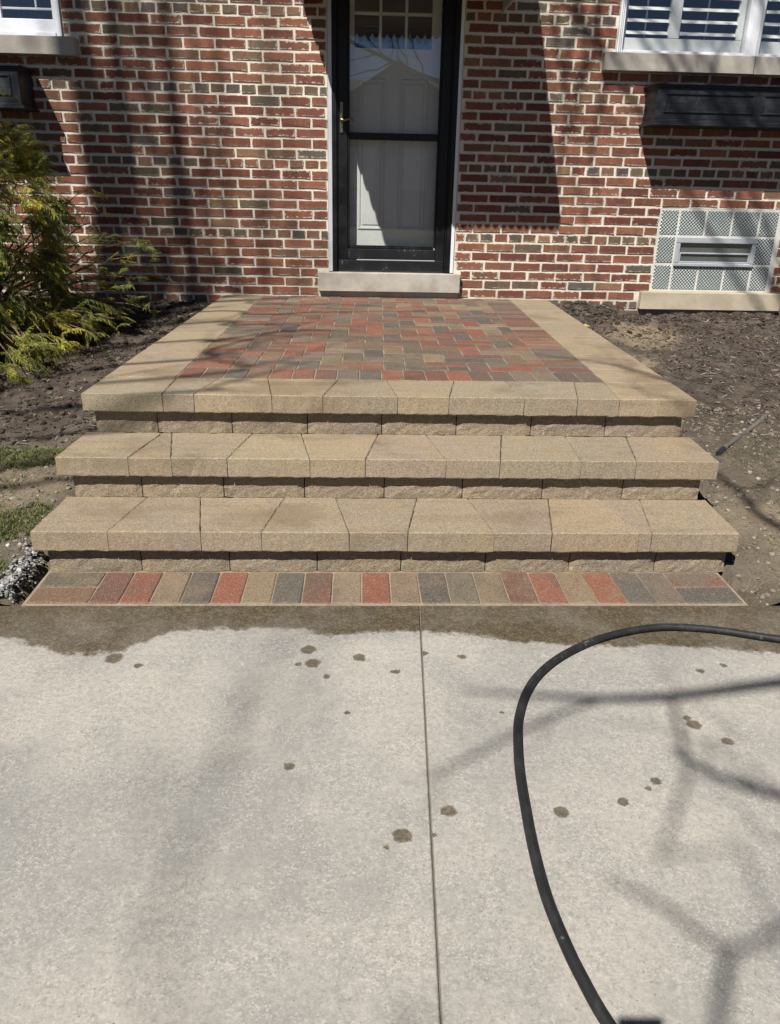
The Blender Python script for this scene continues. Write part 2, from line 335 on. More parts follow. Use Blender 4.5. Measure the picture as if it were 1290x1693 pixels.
def concrete_mat():
    t = NT('broom_finished_concrete'); p = t.pos()
    a = t.noise(p, 1.7, 4, 0.6); b = t.noise(p, 5.5, 6, 0.72); c2 = t.noise(p, 30, 6, 0.8); f = t.noise(p, 110, 5, 0.85)
    c = t.mix(t.ramp(a, 0.38, 0.62), (0.485, 0.452, 0.395), (0.365, 0.350, 0.322))
    c = t.mix(t.ramp(b, 0.48, 0.66, 0, 0.6), c, (0.325, 0.315, 0.295))
    c = t.mix(t.ramp(c2, 0.45, 0.75, 0, 0.5), c, (0.53, 0.505, 0.455))
    c = t.mix(t.ramp(f, 0.50, 0.72, 0, 0.6), c, (0.20, 0.185, 0.16))
    c = t.mix(t.ramp(f, 0.42, 0.26, 0, 0.55), c, (0.64, 0.60, 0.53))
    dust = t.math('MULTIPLY', t.ramp(t.noise(p, 9, 5, 0.75), 0.58, 0.72), t.ramp(c2, 0.45, 0.6))
    c = t.mix(t.math('MULTIPLY', dust, 0.45), c, (0.24, 0.215, 0.18))
    g2 = t.noise(p, 62, 4, 0.7); c = t.mix(t.ramp(g2, 0.47, 0.64, 0, 0.30), c, (0.215, 0.205, 0.185))
    c = t.mix(t.ramp(g2, 0.44, 0.32, 0, 0.35), c, (0.62, 0.59, 0.53))
    st = t.noise(t.vmath('MULTIPLY', p, (1.0, 0.55, 1)), 2.4, 5, 0.65)
    c = t.mix(t.ramp(st, 0.50, 0.66, 0, 0.5), c, (0.27, 0.265, 0.25))
    v3 = t.voro(t.vmath('ADD', p, (3.3, 1.7, 0)), 48); c = t.mix(t.math('MULTIPLY', t.ramp(v3, 0.11, 0.05), 0.75), c, (0.15, 0.125, 0.10))
    plain = c
    c = t.grit(c, p, 270, (0.23, 0.215, 0.19), (0.68, 0.645, 0.58), 0.42, 0.42)
    c = t.grit(c, t.vmath('ADD', p, (7, 3, 0)), 120, (0.30, 0.285, 0.26), (0.60, 0.57, 0.51), 0.16, 0.14)
    c = t.mix(t.ramp(t.noise(p, 7, 4, 0.7), 0.40, 0.62), c, t.mix(0.3, plain, c))   # worn, smoother patches
    # water: a ragged band along the pavers and a scatter of drips
    sx = t.n('SeparateXYZ', ins={0: p})
    wob = t.math('SUBTRACT', t.noise(p, 17, 5, 0.62), 0.5)
    wob2 = t.math('SUBTRACT', t.noise(p, 52, 5, 0.7), 0.5)
    fc = t.n('FloatCurve'); cv = fc.mapping.curves[0]
    X = lambda x: (x+1.40)/3.1
    Y = lambda y: (-y-4.0)/0.4
    pts = [(X(x), Y(y)) for x, y in WET]
    while len(cv.points) < len(pts): cv.points.new(0.5, 0.5)
    for q, (x, y) in zip(cv.points, pts): q.location = (x, y)
    fc.mapping.update()
    t.set(fc.inputs['Value'], t.math('DIVIDE', t.math('ADD', sx.outputs[0], 1.40), 3.1))
    edge = t.math('MULTIPLY_ADD', fc.outputs[0], 0.4, 4.0)
    d = t.math('ADD', t.math('ADD', sx.outputs[1], edge), t.math('ADD', t.math('MULTIPLY', wob, 0.085), t.math('MULTIPLY', wob2, 0.045)))
    wet = t.ramp(d, -0.010, 0.016); damp = t.ramp(d, -0.075, 0.0, 0, 0.28)
    pd = t.vmath('ADD', p, t.n('CombineXYZ', ins={0: t.math('MULTIPLY', wob2, 0.030), 1: t.math('MULTIPLY', t.math('SUBTRACT', t.noise(t.vmath('ADD', p, (5, 9, 0)), 60, 4, 0.7), 0.5), 0.028), 2: 0.0}).outputs[0])
    drops = None
    for x, y, r_ in SPOTS:
        q = t.ramp(t.vmath('DISTANCE', pd, (x, y, 0.0)), r_*1.02, r_*0.72)
        drops = q if drops is None else t.math('MAXIMUM', drops, q)
    wcol = t.mix(t.ramp(c2, 0.42, 0.7), t.mix(0.93, c, (0.066, 0.049, 0.026)), t.mix(0.86, c, (0.135, 0.095, 0.046)))
    dryish = t.ramp(t.noise(p, 4, 5), 0.40, 0.7, 1.0, 0.80)
    wcol = t.grit(wcol, p, 220, (0.04, 0.03, 0.018), (0.30, 0.22, 0.11), 0.5, 0.4)
    c = t.mix(t.math('MULTIPLY', damp, t.ramp(wob2, -0.1, 0.12)), c, (0.20, 0.17, 0.125))
    c = t.mix(t.math('MULTIPLY', wet, dryish), c, wcol)
    c = t.mix(t.math('MULTIPLY', drops, 0.86), c, wcol)
    m = t.math('MAXIMUM', wet, drops)
    t.principled(c, t.math('MULTIPLY_ADD', m, -0.36, 0.9), 0.3, t.math('ADD', t.math('MULTIPLY', f, 0.8), c2), 0.4, 0.004); return t.m
CONCRETE = concrete_mat()

def rubber_mat():
    t = NT('worn_black_rubber'); p = t.pos()
    n = t.noise(t.vmath('MULTIPLY', p, (30, 12, 30)), 1.0, 5, 0.7); f = t.noise(p, 240, 3); s = t.noise(p, 8, 4, 0.7)
    c = t.mix(t.ramp(n, 0.42, 0.75, 0, 0.7), (0.014, 0.014, 0.015), (0.05, 0.052, 0.055))
    c = t.mix(t.math('MULTIPLY', t.ramp(s, 0.62, 0.70), t.ramp(f, 0.4, 0.6)), c, (0.30, 0.29, 0.27))
    t.principled(c, 0.62, 0.35, f, 0.2, 0.002); return t.m
RUBBER = rubber_mat()

def soil_mat():
    t = NT('disturbed_soil'); p = t.pos()
    a = t.noise(p, 2.1, 4, 0.6); b = t.noise(p, 11, 5, 0.65); f = t.noise(p, 120, 5, 0.75); m = t.noise(p, 38, 5, 0.7)
    c = t.mix(t.ramp(b, 0.36, 0.66), (0.080, 0.064, 0.052), (0.165, 0.135, 0.108))
    sx = t.n('SeparateXYZ', ins={0: p})
    # spilled bedding sand beside the steps
    sand = None
    for x, y, rx in ((1.62, -3.35, 0.26), (1.58, -2.2, 0.2), (-1.38, -3.12, 0.24), (1.75, -1.25, 0.18), (2.0, -0.7, 0.35), (1.9, -3.7, 0.5)):
        q = t.ramp(t.math('ADD', t.vmath('DISTANCE', t.vmath('MULTIPLY', p, (1, 1, 0)), (x, y, 0)), t.math('MULTIPLY', t.math('SUBTRACT', b, 0.5), 0.5)), rx, rx*0.45)
        sand = q if sand is None else t.math('MAXIMUM', sand, q)
    c = t.mix(t.math('MULTIPLY', sand, 0.85), c, t.mix(t.ramp(m, 0.4, 0.7), (0.40, 0.32, 0.21), (0.27, 0.21, 0.14)))
    front = t.ramp(sx.outputs[1], -1.9, -3.2)
    c = t.mix(t.math('MULTIPLY', front, 0.55), c, t.mix(t.ramp(m, 0.35, 0.65), (0.25, 0.205, 0.15), (0.33, 0.28, 0.21)))
    c = t.mix(t.ramp(f, 0.4, 0.75, 0, 0.7), c, t.mix(0.7, c, (0.03, 0.022, 0.016)))
    t.principled(c, 0.97, 0.12, t.math('ADD', f, t.math('MULTIPLY', m, 1.4)), 0.9, 0.012); return t.m
SOIL = soil_mat()

def attr_mat(name, rough=0.85, scale=120, spec=0.2, trans=0.0):
    t = NT(name); a = t.n('VertexColor', layer_name='col').outputs[0]
    n = t.noise(t.pos(), scale, 4, 0.7)
    c = t.mix(t.ramp(n, 0.35, 0.75, 0, 0.45), a, t.mix(0.6, a, (0.02, 0.016, 0.012)))
    if trans <= 0:
        t.principled(c, rough, spec, n, 0.4, 0.003)
    else:
        p = t.principled(c, rough, spec)
        tl = t.n('BsdfTranslucent', ins={0: c}); mx = t.n('MixShader', ins={0: trans, 1: p.outputs[0], 2: tl.outputs[0]})
        t.t.links.new(mx.outputs[0], t.out.inputs[0])
    return t.m
CHIP = attr_mat('bark_mulch'); CLOD = attr_mat('earth_clod', 0.97, 90, 0.1); BLADE = attr_mat('grass_blade', 0.6, 40, 0.3, 0.3)
THREAD = attr_mat('cypress_thread', 0.6, 60, 0.3, 0.35); STONE = attr_mat('stone_chip', 0.85, 150, 0.3)
BARK = simple('tree_bark', (0.13, 0.10, 0.08), 0.95, 18, 0.5, 0.8, 0.03, 0.15)
TWIG = simple('shrub_wood', (0.16, 0.10, 0.07), 0.9, 120, 0.4, 0.4, 0.003, 0.2)

def lawn_mat():
    t = NT('spring_lawn'); p = t.pos(); a = t.noise(p, 0.7, 4); b = t.noise(p, 25, 5, 0.7)
    c = t.mix(t.ramp(a, 0.35, 0.65), (0.075, 0.085, 0.03), (0.14, 0.12, 0.06)); c = t.mix(t.ramp(b, 0.4, 0.7, 0, 0.6), c, (0.05, 0.055, 0.02))
    t.principled(c, 0.95, 0.15, b, 0.8, 0.05); return t.m
LAWN = lawn_mat()

# ------------------------------------------------------------------ ground and walk
CHC = 0.0677; STR = 0.2158
L = 0.5077; RISE = 0.16923; TH = 0.0742
gm = mesh('ground', [(-90, -120, -0.07), (90, -120, -0.07), (90, 60, -0.07), (-90, 60, -0.07)], [(0, 1, 2, 3)])
obj('ground', gm, LAWN, kind='structure', label='lawn and open ground reaching out around the house')

walk = obj('concrete_walk', None, kind='structure', label='pale concrete walk in front of the paver strip')
def jx(y): return 0.213+(y+3.942)*0.0467
def slab(poly):
    n = len(poly); ch = 0.0035
    cx = sum(p[0] for p in poly)/n; cy = sum(p[1] for p in poly)/n
    rings = []
    for z, ins in ((-0.12, 0), (-ch, 0), (-0.0015, ch*0.4), (0.0, ch)):
        rings.append([(p[0]+(cx-p[0])/abs(cx-p[0])*ins, p[1]+(cy-p[1])/abs(cy-p[1])*ins, z) for p in poly])
    v = [q for r_ in rings for q in r_]
    f = [tuple(range(n))[::-1], tuple(range(3*n, 4*n))] + [(k*n+i, k*n+(i+1) % n, (k+1)*n+(i+1) % n, (k+1)*n+i) for k in range(3) for i in range(n)]
    return mesh('slab', v, f)
def edge_pts(x0, x1, y, n, d):
    return [(x0+(x1-x0)*i/n, y) for i in range(n+1)]
obj('slab', slab([(-5.5, -3.946), (-5.5, -9.5), (jx(-9.5)-0.002, -9.5), (jx(-3.946)-0.002, -3.946)]), CONCRETE, walk)
obj('slab', slab([(jx(-3.946)+0.002, -3.946), (jx(-9.5)+0.002, -9.5), (6.5, -9.5), (6.5, -3.946)]), CONCRETE, walk)
jb = MB(); jb.add([(jx(-3.95)-0.006, -3.95, -0.007), (jx(-9.4)-0.006, -9.4, -0.007), (jx(-9.4)+0.006, -9.4, -0.007), (jx(-3.95)+0.006, -3.95, -0.007)], [(0, 1, 2, 3)])
obj('joint_filler', jb.mesh('joint_filler'), simple('joint_grit', (0.15, 0.13, 0.10), 0.95, 18, 0.8), walk)

# ------------------------------------------------------------------ pavers and stones
PALETTE = {'r': (0.245, 0.088, 0.055), 'd': (0.165, 0.078, 0.056), 'g': (0.102, 0.090, 0.078), 'b': (0.150, 0.120, 0.090), 't': (0.235, 0.175, 0.112), 'o': (0.215, 0.125, 0.077)}
def paver_mesh(seed, lx=0.1968, ly=0.0965, h=0.06):
    rg = random.Random(seed); c = 0.0035
    def ring(ix, z, j):
        hx, hy = lx/2-ix, ly/2-ix; k = 0.004
        o = [(-hx+k, -hy), (-hx/3, -hy), (hx/3, -hy), (hx-k, -hy), (hx, -hy+k), (hx, hy-k), (hx-k, hy), (hx/3, hy), (-hx/3, hy), (-hx+k, hy), (-hx, hy-k), (-hx, -hy+k)]
        return [(x+rg.uniform(-j, j), y+rg.uniform(-j, j), z+rg.uniform(-j, j)*0.4) for x, y in o]
    v = ring(0, -h, 0)+ring(0, -c, 0.0007)+ring(c, 0, 0.0009); n = 12
    f = [tuple(range(2*n, 3*n))]+[(k*n+i, k*n+(i+1) % n, (k+1)*n+(i+1) % n, (k+1)*n+i) for k in range(2) for i in range(n)]
    m = mesh('paver', v, f); m.materials.append(PAVER); return m
PM = [paver_mesh(i) for i in range(6)]
def paver(parent, cx, cy, z, along_x, sx=1.0, sy=1.0, key=None):
    o = bpy.data.objects.new('paver', R.choice(PM)); COL.objects.link(o); o.parent = parent
    flip = R.choice((0, math.pi))
    o.location = (cx, cy, z+R.uniform(-0.0010, 0.0014))
    o.rotation_euler = (R.uniform(-0.006, 0.006), R.uniform(-0.006, 0.006), (0 if along_x else math.pi/2)+flip+R.uniform(-0.006, 0.006))
    o.scale = (sx, sy, 1)
    key = key or R.choices('rdgbto', (24, 18, 22, 17, 20, 10))[0]
    o.color = (*jit(PALETTE[key], 0.16), 1)
    return o

strip = obj('paver_strip', None, kind='structure', label='single row of multicoloured pavers at the foot of the steps')
sb = MB(); sb.box(-1.088, 1.328, -3.9445, -3.66, -0.08, -0.002)
obj('bedding_sand', sb.mesh('bedding_sand'), simple('swept_sand', (0.23, 0.19, 0.135), 0.95, 70, 0.6, 0.7, 0.004, 0.15), strip)
seq = 'drtgrtgdtrtgbtdrtrgb'
X0 = -0.8795; Y0 = -3.931
for i, k in enumerate(seq):
    paver(strip, X0+(i+0.5)*0.1, Y0+0.1145, 0.002, False, 1.145, 1.0, key=k)
for k, yy in (('o', 0.057), ('b', 0.172)): paver(strip, X0-0.1, Y0+yy, 0.002, True, 1.0, 1.145, key=k)
for k, yy in (('g', 0.057), ('b', 0.172)): paver(strip, X0+2.0+0.1, Y0+yy, 0.002, True, 1.0, 1.145, key=k)

def stone_mesh(poly, z0, z1, ch=0.003, seg=0.022, j=0.0009, jb=0.0013, seed=0):
    rg = random.Random(seed); pts = []
    n0 = len(poly)
    for i in range(n0):
        a, b = Vector(poly[i]), Vector(poly[(i+1) % n0]); k = max(1, int((b-a).length/seg))
        for q in range(k): pts.append(a+(b-a)*(q/k))
    n = len(pts); c = sum(pts, Vector((0, 0)))/n
    area = sum(poly[i][0]*poly[(i+1) % n0][1]-poly[(i+1) % n0][0]*poly[i][1] for i in range(n0))
    if area < 0: pts.reverse()
    rings = []
    for z, ins, jj in ((z0, 0.002, jb), (z0+0.004, 0.0, j), (z1-ch, 0.0, j), (z1, ch, j)):
        rr = []
        for i, p in enumerate(pts):
            a, b = pts[i-1], pts[(i+1) % n]
            e1 = (p-a).normalized(); e2 = (b-p).normalized()
            nn = Vector((-e1.y-e2.y, e1.x+e2.x))
            if ins == ch and rg.random() < 0.10: ins2 = ch+rg.uniform(0.001, 0.006)
            else: ins2 = ins
            nn = nn.normalized()*(ins2/max(0.5, math.sqrt((1+e1.dot(e2))/2)))
            rr.append((p.x+nn.x+rg.uniform(-jj, jj), p.y+nn.y+rg.uniform(-jj, jj), z+rg.uniform(-jj, jj)*0.7))
        rings.append(rr)
    v = [q for r_ in rings for q in r_]
    f = [tuple(range(n))[::-1], tuple(range(3*n, 4*n))]+[(k*n+i, k*n+(i+1) % n, (k+1)*n+(i+1) % n, (k+1)*n+i) for k in range(3) for i in range(n)]
    return mesh('stone', v, f)
TAN = (0.335, 0.272, 0.195)
def stone(parent, name, poly, z0, z1, seed, col=None):
    o = obj(name, stone_mesh(poly, z0, z1, seed=seed), COPING, parent)
    c = col or R.choice(((0.300, 0.240, 0.165), (0.285, 0.232, 0.165), (0.315, 0.245, 0.158), (0.268, 0.218, 0.158)))
    o.color = (*jit(c, 0.09), 1); return o

steps = obj('front_steps', None, loc=(0, 0, 0), label='tan stone front steps with three treads and a paver landing', category='steps')
def sx(x, y): return x+0.0261*(y+3.1409)
J1 = [(-0.856,-0.803),(-0.537,-0.589),(-0.328,-0.281),(-0.023,-0.072),(0.181,0.23),(0.486,0.44),(0.691,0.744),(1.003,0.957),(1.048,1.106)]
J2 = [(-0.846,-0.796),(-0.687,-0.746),(-0.481,-0.431),(-0.173,-0.221),(0.034,0.084),(0.339,0.294),(0.544,0.597),(0.854,0.869),(1.067,1.122)]
J3 = [(-0.771,-0.775),(-0.647,-0.593),(-0.338,-0.383),(-0.135,-0.08),(0.166,0.131),(0.374,0.426),(0.68,0.65),(0.897,0.957),(1.070,1.090)]
def riser(parent, xs, y, z0, z1, seed):
    rg = random.Random(seed)
    for a, b in zip(xs[:-1], xs[1:]):
        nx, nz = 12, 5; v = []; hx = (b-a)/2-0.0018; cxm = (a+b)/2; hz = z1-z0-0.001
        for k in range(nz+1):
            for i in range(nx+1):
                u = i/nx*2-1; q = k/nz
                x = cxm+u*hx; z = z0+q*hz
                e = min(1-abs(u), 0.5-abs(q-0.5)+0.12)
                dy = 0.003*mn.noise(Vector((x*16, z*22, seed)))+0.003*mn.noise(Vector((x*60, z*60, seed+3)))
                dy += 0.012*max(0, 0.10-(1-abs(u)))/0.10*(0.5+0.5*mn.noise(Vector((u*3, z*40, seed+a))))
                v.append((x, y+0.004+dy, z))
        m = nx+1; n = len(v)
        f = [(k*m+i, k*m+i+1, (k+1)*m+i+1, (k+1)*m+i) for k in range(nz) for i in range(nx)]
        v += [(a+0.0018, y+0.10, z0), (b-0.0018, y+0.10, z0), (b-0.0018, y+0.10, z0+hz), (a+0.0018, y+0.10, z0+hz)]
        f += [tuple([n+1, n+2]+[k*m+nx for k in range(nz, -1, -1)]), tuple([n+3, n]+[k*m for k in range(nz+1)]), (n, n+3, n+2, n+1)]
        f += [tuple([n+2, n+3]+[nz*m+i for i in range(nx+1)])]
        o = obj('riser_block', fixn(mesh('riser_block', v, f)), RISER, parent)
        o.color = (*jit(R.choice(((0.235, 0.19, 0.135), (0.22, 0.18, 0.135), (0.25, 0.20, 0.14))), 0.08), 1)
step_data = [
    # front y, back y, x-left, x-right, joints, riser y, riser joints, riser ends, level
    (-3.7304, -3.395, -1.116, 1.365, J1, -3.699, (-0.76,-0.449,-0.138,0.162,0.468,0.774,1.09), (-1.083, 1.352), 1),
    (-3.4327, -3.105, -1.111, 1.387, J2, -3.403, (-0.814,-0.506,-0.198,0.108,0.411,0.723,1.04), (-1.070, 1.345), 2),
]
sd = 100
for fy, by, xl, xr, J, ry, rj, (ra, rb), lv in step_data:
    z1 = RISE*lv; z0 = z1-TH
    core = MB(); core.box(ra+0.02, rb-0.02, ry+0.09, -0.06 if lv == 9 else by+0.32, z1-RISE+0.0, z0-0.002)
    st = obj('step', core.mesh('step_core'), SAND, steps)
    ends = [(xl, xl+0.012)]+list(J)+[(xr, xr+0.012)]
    depth = 0.300
    for (a0, a1), (b0, b1) in zip(ends[:-1], ends[1:]):
        g = 0.0011; sd += 1
        k = depth/0.297
        # joint x measured at the front edge and at the visible back edge
        bb0 = a0+(a1-a0)*((by-fy)/0.297); bb1 = b0+(b1-b0)*((by-fy)/0.297)
        dy = R.uniform(-0.0015, 0.0015)
        stone(st, 'tread_stone', [(a0+g, fy+dy), (b0-g, fy+dy), (bb1-g, by), (bb0+g, by)], z0+R.uniform(-.0008, .0008), z1+R.uniform(-.0012, .0012), sd)
    riser(st, [ra]+list(rj)+[rb], ry, z1-RISE+(0.001 if lv > 1 else 0), z0, lv*7)

# landing: bed, copings on three sides, soldier border, herringbone field
FY = -3.1409; XL, XR = -1.088, 1.388; CW = 0.300
lb = MB()
lb.add([(sx(XL+0.05, y), y, z) for z in (0.30, L-0.004) for y in (FY+0.07, -0.004) for _ in (0,)] and
       [(sx(XL+0.06, FY+0.08), FY+0.08, 0.02), (sx(XR-0.06, FY+0.08), FY+0.08, 0.02), (sx(XR-0.06, 0), -0.005, 0.02), (sx(XL+0.06, 0), -0.005, 0.02),
        (sx(XL+0.06, FY+0.08), FY+0.08, L-TH-0.003), (sx(XR-0.06, FY+0.08), FY+0.08, L-TH-0.003), (sx(XR-0.06, 0), -0.005, L-TH-0.003), (sx(XL+0.06, 0), -0.005, L-TH-0.003)],
       [(0, 3, 2, 1), (4, 5, 6, 7), (0, 1, 5, 4), (1, 2, 6, 5), (2, 3, 7, 6), (3, 0, 4, 7)])
fx0, fx1, fy0, fy1 = XL+CW, XR-CW, FY+CW, -0.006
lb.add([(sx(fx0-0.004, fy0), fy0-0.004, L-0.0034), (sx(fx1+0.004, fy0), fy0-0.004, L-0.0034), (sx(fx1+0.004, 0), fy1, L-0.0034), (sx(fx0-0.004, 0), fy1, L-0.0034)], [(0, 1, 2, 3)])
landing = obj('landing', lb.mesh('landing_bed'), SAND, steps)
ends = [(XL, None)]+list(J3)+[(XR, None)]
for i in range(len(ends)-1):
    (a0, a1), (b0, b1) = ends[i], ends[i+1]; g = 0.0011; sd += 1
    a1 = sx(XL, FY+CW) if a1 is None else a1; b1 = sx(XR, FY+CW) if b1 is None else b1
    stone(landing, 'coping_stone', [(a0+g, FY), (b0-g, FY), (b1-g, FY+CW-0.001), (a1+g, FY+CW-0.001)], L-TH, L+R.uniform(-.001, .001), sd)
for side, ys in ((-1, (-2.842, -2.535, -2.30, -2.00, -1.70, -1.506, -1.20, -0.805, -0.50, -0.20, -0.004)), (1, (-2.842, -2.559, -2.25, -1.941, -1.648, -1.381, -1.144, -0.871, -0.57, -0.27, -0.004))):
    for y0, y1 in zip(ys[:-1], ys[1:]):
        x0, x1 = (XL, XL+CW-0.002) if side < 0 else (XR-CW+0.002, XR); sd += 1; g = 0.001
        stone(landing, 'coping_stone', [(sx(x0, y0), y0+g), (sx(x1, y0), y0+g), (sx(x1, y1), y1-g), (sx(x0, y1), y1-g)], L-TH, L+R.uniform(-.001, .001), sd)
# riser under the landing and the filled sides
riser(landing, [-1.055, -0.808, -0.507, -0.2, 0.104, 0.412, 0.723, 1.035, 1.357], -3.111, 2*RISE+0.001, L-TH, 33)
# soldier row at front and back, soldier columns at the sides
fw = fx1-fx0; nf = 19; pw = fw/nf
for i in range(nf):
    cx = fx0+(i+0.5)*pw
    paver(landing, sx(cx, fy0+0.1), fy0+0.1, L, False, 1.0, pw/0.1, key='dbgtrrdbgrddrdgbtgb'[i])
    paver(landing, sx(cx, -0.055), -0.055, L, False, 0.5, pw/0.1)
y = fy0+0.2; colours = 0
while y < -0.115:
    h = min(0.1, -0.106-y)
    if h > 0.03:
        for cx in (fx0+0.1, fx1-0.1): paver(landing, sx(cx, y+h/2), y+h/2, L, True, 1.0, h/0.1)
    y += 0.1
ix0, ix1, iy0, iy1 = fx0+0.2, fx1-0.2, fy0+0.2, -0.106
U = 0.1
for i in range(-3, 18):
    for j in range(-3, 30):
        m = (i-j) % 4
        if m == 0: a, b, c, d = i*U, (i+2)*U, j*U, (j+1)*U; ax = True
        elif m == 3: a, b, c, d = i*U, (i+1)*U, j*U, (j+2)*U; ax = False
        else: continue
        a, b = max(ix0, ix0+a), min(ix1, ix0+b); c, d = max(iy0, iy0+c), min(iy1, iy0+d)
        if b-a < 0.022 or d-c < 0.022: continue
        cx, cy = (a+b)/2, (c+d)/2
        if ax: paver(landing, sx(cx, cy), cy, L, True, (b-a)/0.2, (d-c)/0.1)
        else: paver(landing, sx(cx, cy), cy, L, False, (d-c)/0.2, (b-a)/0.1)

# ------------------------------------------------------------------ house: brick wall with openings
house = obj('brick_house', None, loc=(0, 0, 0), label='red brick house front with black storm door', category='house')
OPEN = [(-0.213, 0.728, 0.55, 2.78), (1.79, 4.9, 2.07, 3.5), (-4.2, -1.99, 2.07, 3.5), (2.262, 3.200, 0.588, 1.186),
        (1.70, 4.9, 2.066, 2.186), (-4.2, -1.893, 2.062, 2.176), (-0.292, 0.780, 0.545, 0.690), (2.178, 3.285, 0.452, 0.588)]
WX0, WX1, WZ0, WZ1 = -5.4, 6.2, 0.25, 4.1
# mortar sheet with holes, cut on a grid of the opening edges
xs = sorted({WX0, WX1, *[o[0] for o in OPEN[:4]], *[o[1] for o in OPEN[:4]]}); zs = sorted({-0.1, WZ1, *[o[2] for o in OPEN[:4]], *[o[3] for o in OPEN[:4]]})
mb = MB()
for a, b in zip(xs[:-1], xs[1:]):
    for c, d in zip(zs[:-1], zs[1:]):
        mx, mz = (a+b)/2, (c+d)/2
        if any(o[0] < mx < o[1] and o[2] < mz < o[3] for o in OPEN[:4]): continue
        mb.add([(a, 0.0055, c), (b, 0.0055, c), (b, 0.0055, d), (a, 0.0055, d)], [(0, 1, 2, 3)])
for a, b, c, d in OPEN[:4]:                      # reveals
    mb.add([(a, 0.0055, c), (a, 0.0055, d), (a, 0.2, d), (a, 0.2, c), (b, 0.0055, c), (b, 0.0055, d), (b, 0.2, d), (b, 0.2, c)], [(0, 1, 2, 3), (4, 7, 6, 5), (1, 5, 6, 2), (0, 3, 7, 4)])
wall = obj('wall', mb.mesh('wall_mortar'), MORTAR, house)

def brick_geo(hx, hz, seed):
    rg = random.Random(seed); k = 0.0016
    def ring(ins, y, j):
        X, Z = hx-ins, hz-ins
        o = [(-X, -Z), (-X*0.35, -Z), (X*0.4, -Z), (X, -Z), (X, rg.uniform(-.3, .3)*Z), (X, Z), (X*0.3, Z), (-X*0.4, Z), (-X, Z), (-X, rg.uniform(-.3, .3)*Z)]
        return [(x+rg.uniform(-j, j), y+rg.uniform(-j, j)*0.4, z+rg.uniform(-j, j)) for x, z in o]
    f0 = ring(k, 0.0, 0.0026); b0 = ring(0, 0.012, 0.0016)
    v = f0+b0; n = 10
    f = [tuple(range(n))]+[(i, n+i, n+(i+1) % n, (i+1) % n) for i in range(n)]
    return v, f
BV = {}
def brick_variants(tag, hx, hz, cnt):
    out = []
    for s in range(cnt):
        v, f = brick_geo(hx, hz, hash(tag) % 97+s*13+int(hx*1e4))
        m = mesh('brick', v, f, uv={'loc': [(p[0], p[2]) for p in v], 'half': [(hx, hz)]*len(v)}); m.materials.append(BRICK)
        out.append((m, v, f))
    return out
JT = 0.0135
HX = (STR-JT)/2; HZ = (CHC-0.0150)/2; HHX = (STR/2-JT)/2
SV = brick_variants('s', HX, HZ, 10); HV = brick_variants('h', HHX, HZ, 8)
RED = [(0.195, 0.067, 0.042), (0.235, 0.087, 0.052), (0.160, 0.052, 0.036), (0.220, 0.096, 0.058), (0.260, 0.104, 0.062)]
BRN = [(0.21, 0.115, 0.07), (0.24, 0.135, 0.075), (0.165, 0.095, 0.06)]
OLV = [(0.125, 0.098, 0.066), (0.145, 0.108, 0.068), (0.115, 0.098, 0.082)]
def brick_colour(header):
    q = R.random()
    if header: return jit(R.choice(OLV if q < 0.38 else BRN if q < 0.78 else RED), 0.2)
    return jit(R.choice(RED if q < 0.86 else BRN if q < 0.95 else OLV), 0.17)
def cam_px(x, z):
    d = Vector((x, 0, z))-CAM_POS; de = d.dot(cf)
    return 390+798.2*d.dot(cr)/de, 512-798.2*d.dot(cu)/de
bricks = []                                       # (area, x0, x1, zc, header)
def clip(x0, x1, z0, z1):
    segs = [(x0, x1)]
    for a, b, c, d in OPEN:
        if z1-0.018 <= c or z0+0.018 >= d: continue
        ns = []
        for s0, s1 in segs:
            if b <= s0 or a >= s1: ns.append((s0, s1)); continue
            if a-s0 > 0.028: ns.append((s0, a-0.006))
            if s1-b > 0.028: ns.append((b+0.006, s1))
        segs = ns
    return segs
n_top = int((WZ1-0.989)/CHC); n_bot = -int((0.989-WZ0)/CHC)
for n in range(n_bot, n_top):
    z0 = 0.989+n*CHC; zc = z0+CHC/2                  # course between joints n and n+1
    header = (n % 7) == 6
    k = n % 7
    pitch = STR/2 if header else STR
    ph = -1.841+(0 if header else (0 if k % 2 == 1 else STR/2)) + (0.054 if header else 0) + mn.noise(Vector((n*3.7, 0, 0)))*0.012
    i0 = int((WX0-ph)/pitch)-1
    x = ph+i0*pitch
    while x < WX1:
        a, b = x+JT/2, x+pitch-JT/2
        if a > WX0 and b < WX1:
            for s0, s1 in clip(a, b, zc-HZ, zc+HZ):
                px, py = cam_px((s0+s1)/2, zc)
                vis = -10 < px < 790 and -8 < py < 310
                hidden = s1 < -1.95 and zc < 1.25
                bricks.append(((s1-s0) if vis and not hidden else 0, s0, s1, zc, header))
        x += pitch
ranked = sorted(range(len(bricks)), key=lambda i: -(bricks[i][0]+0.02*R.random()))
picked = set(ranked[:300])
rest_v, rest_f, rest_uv, rest_h, rest_c = [], [], [], [], []
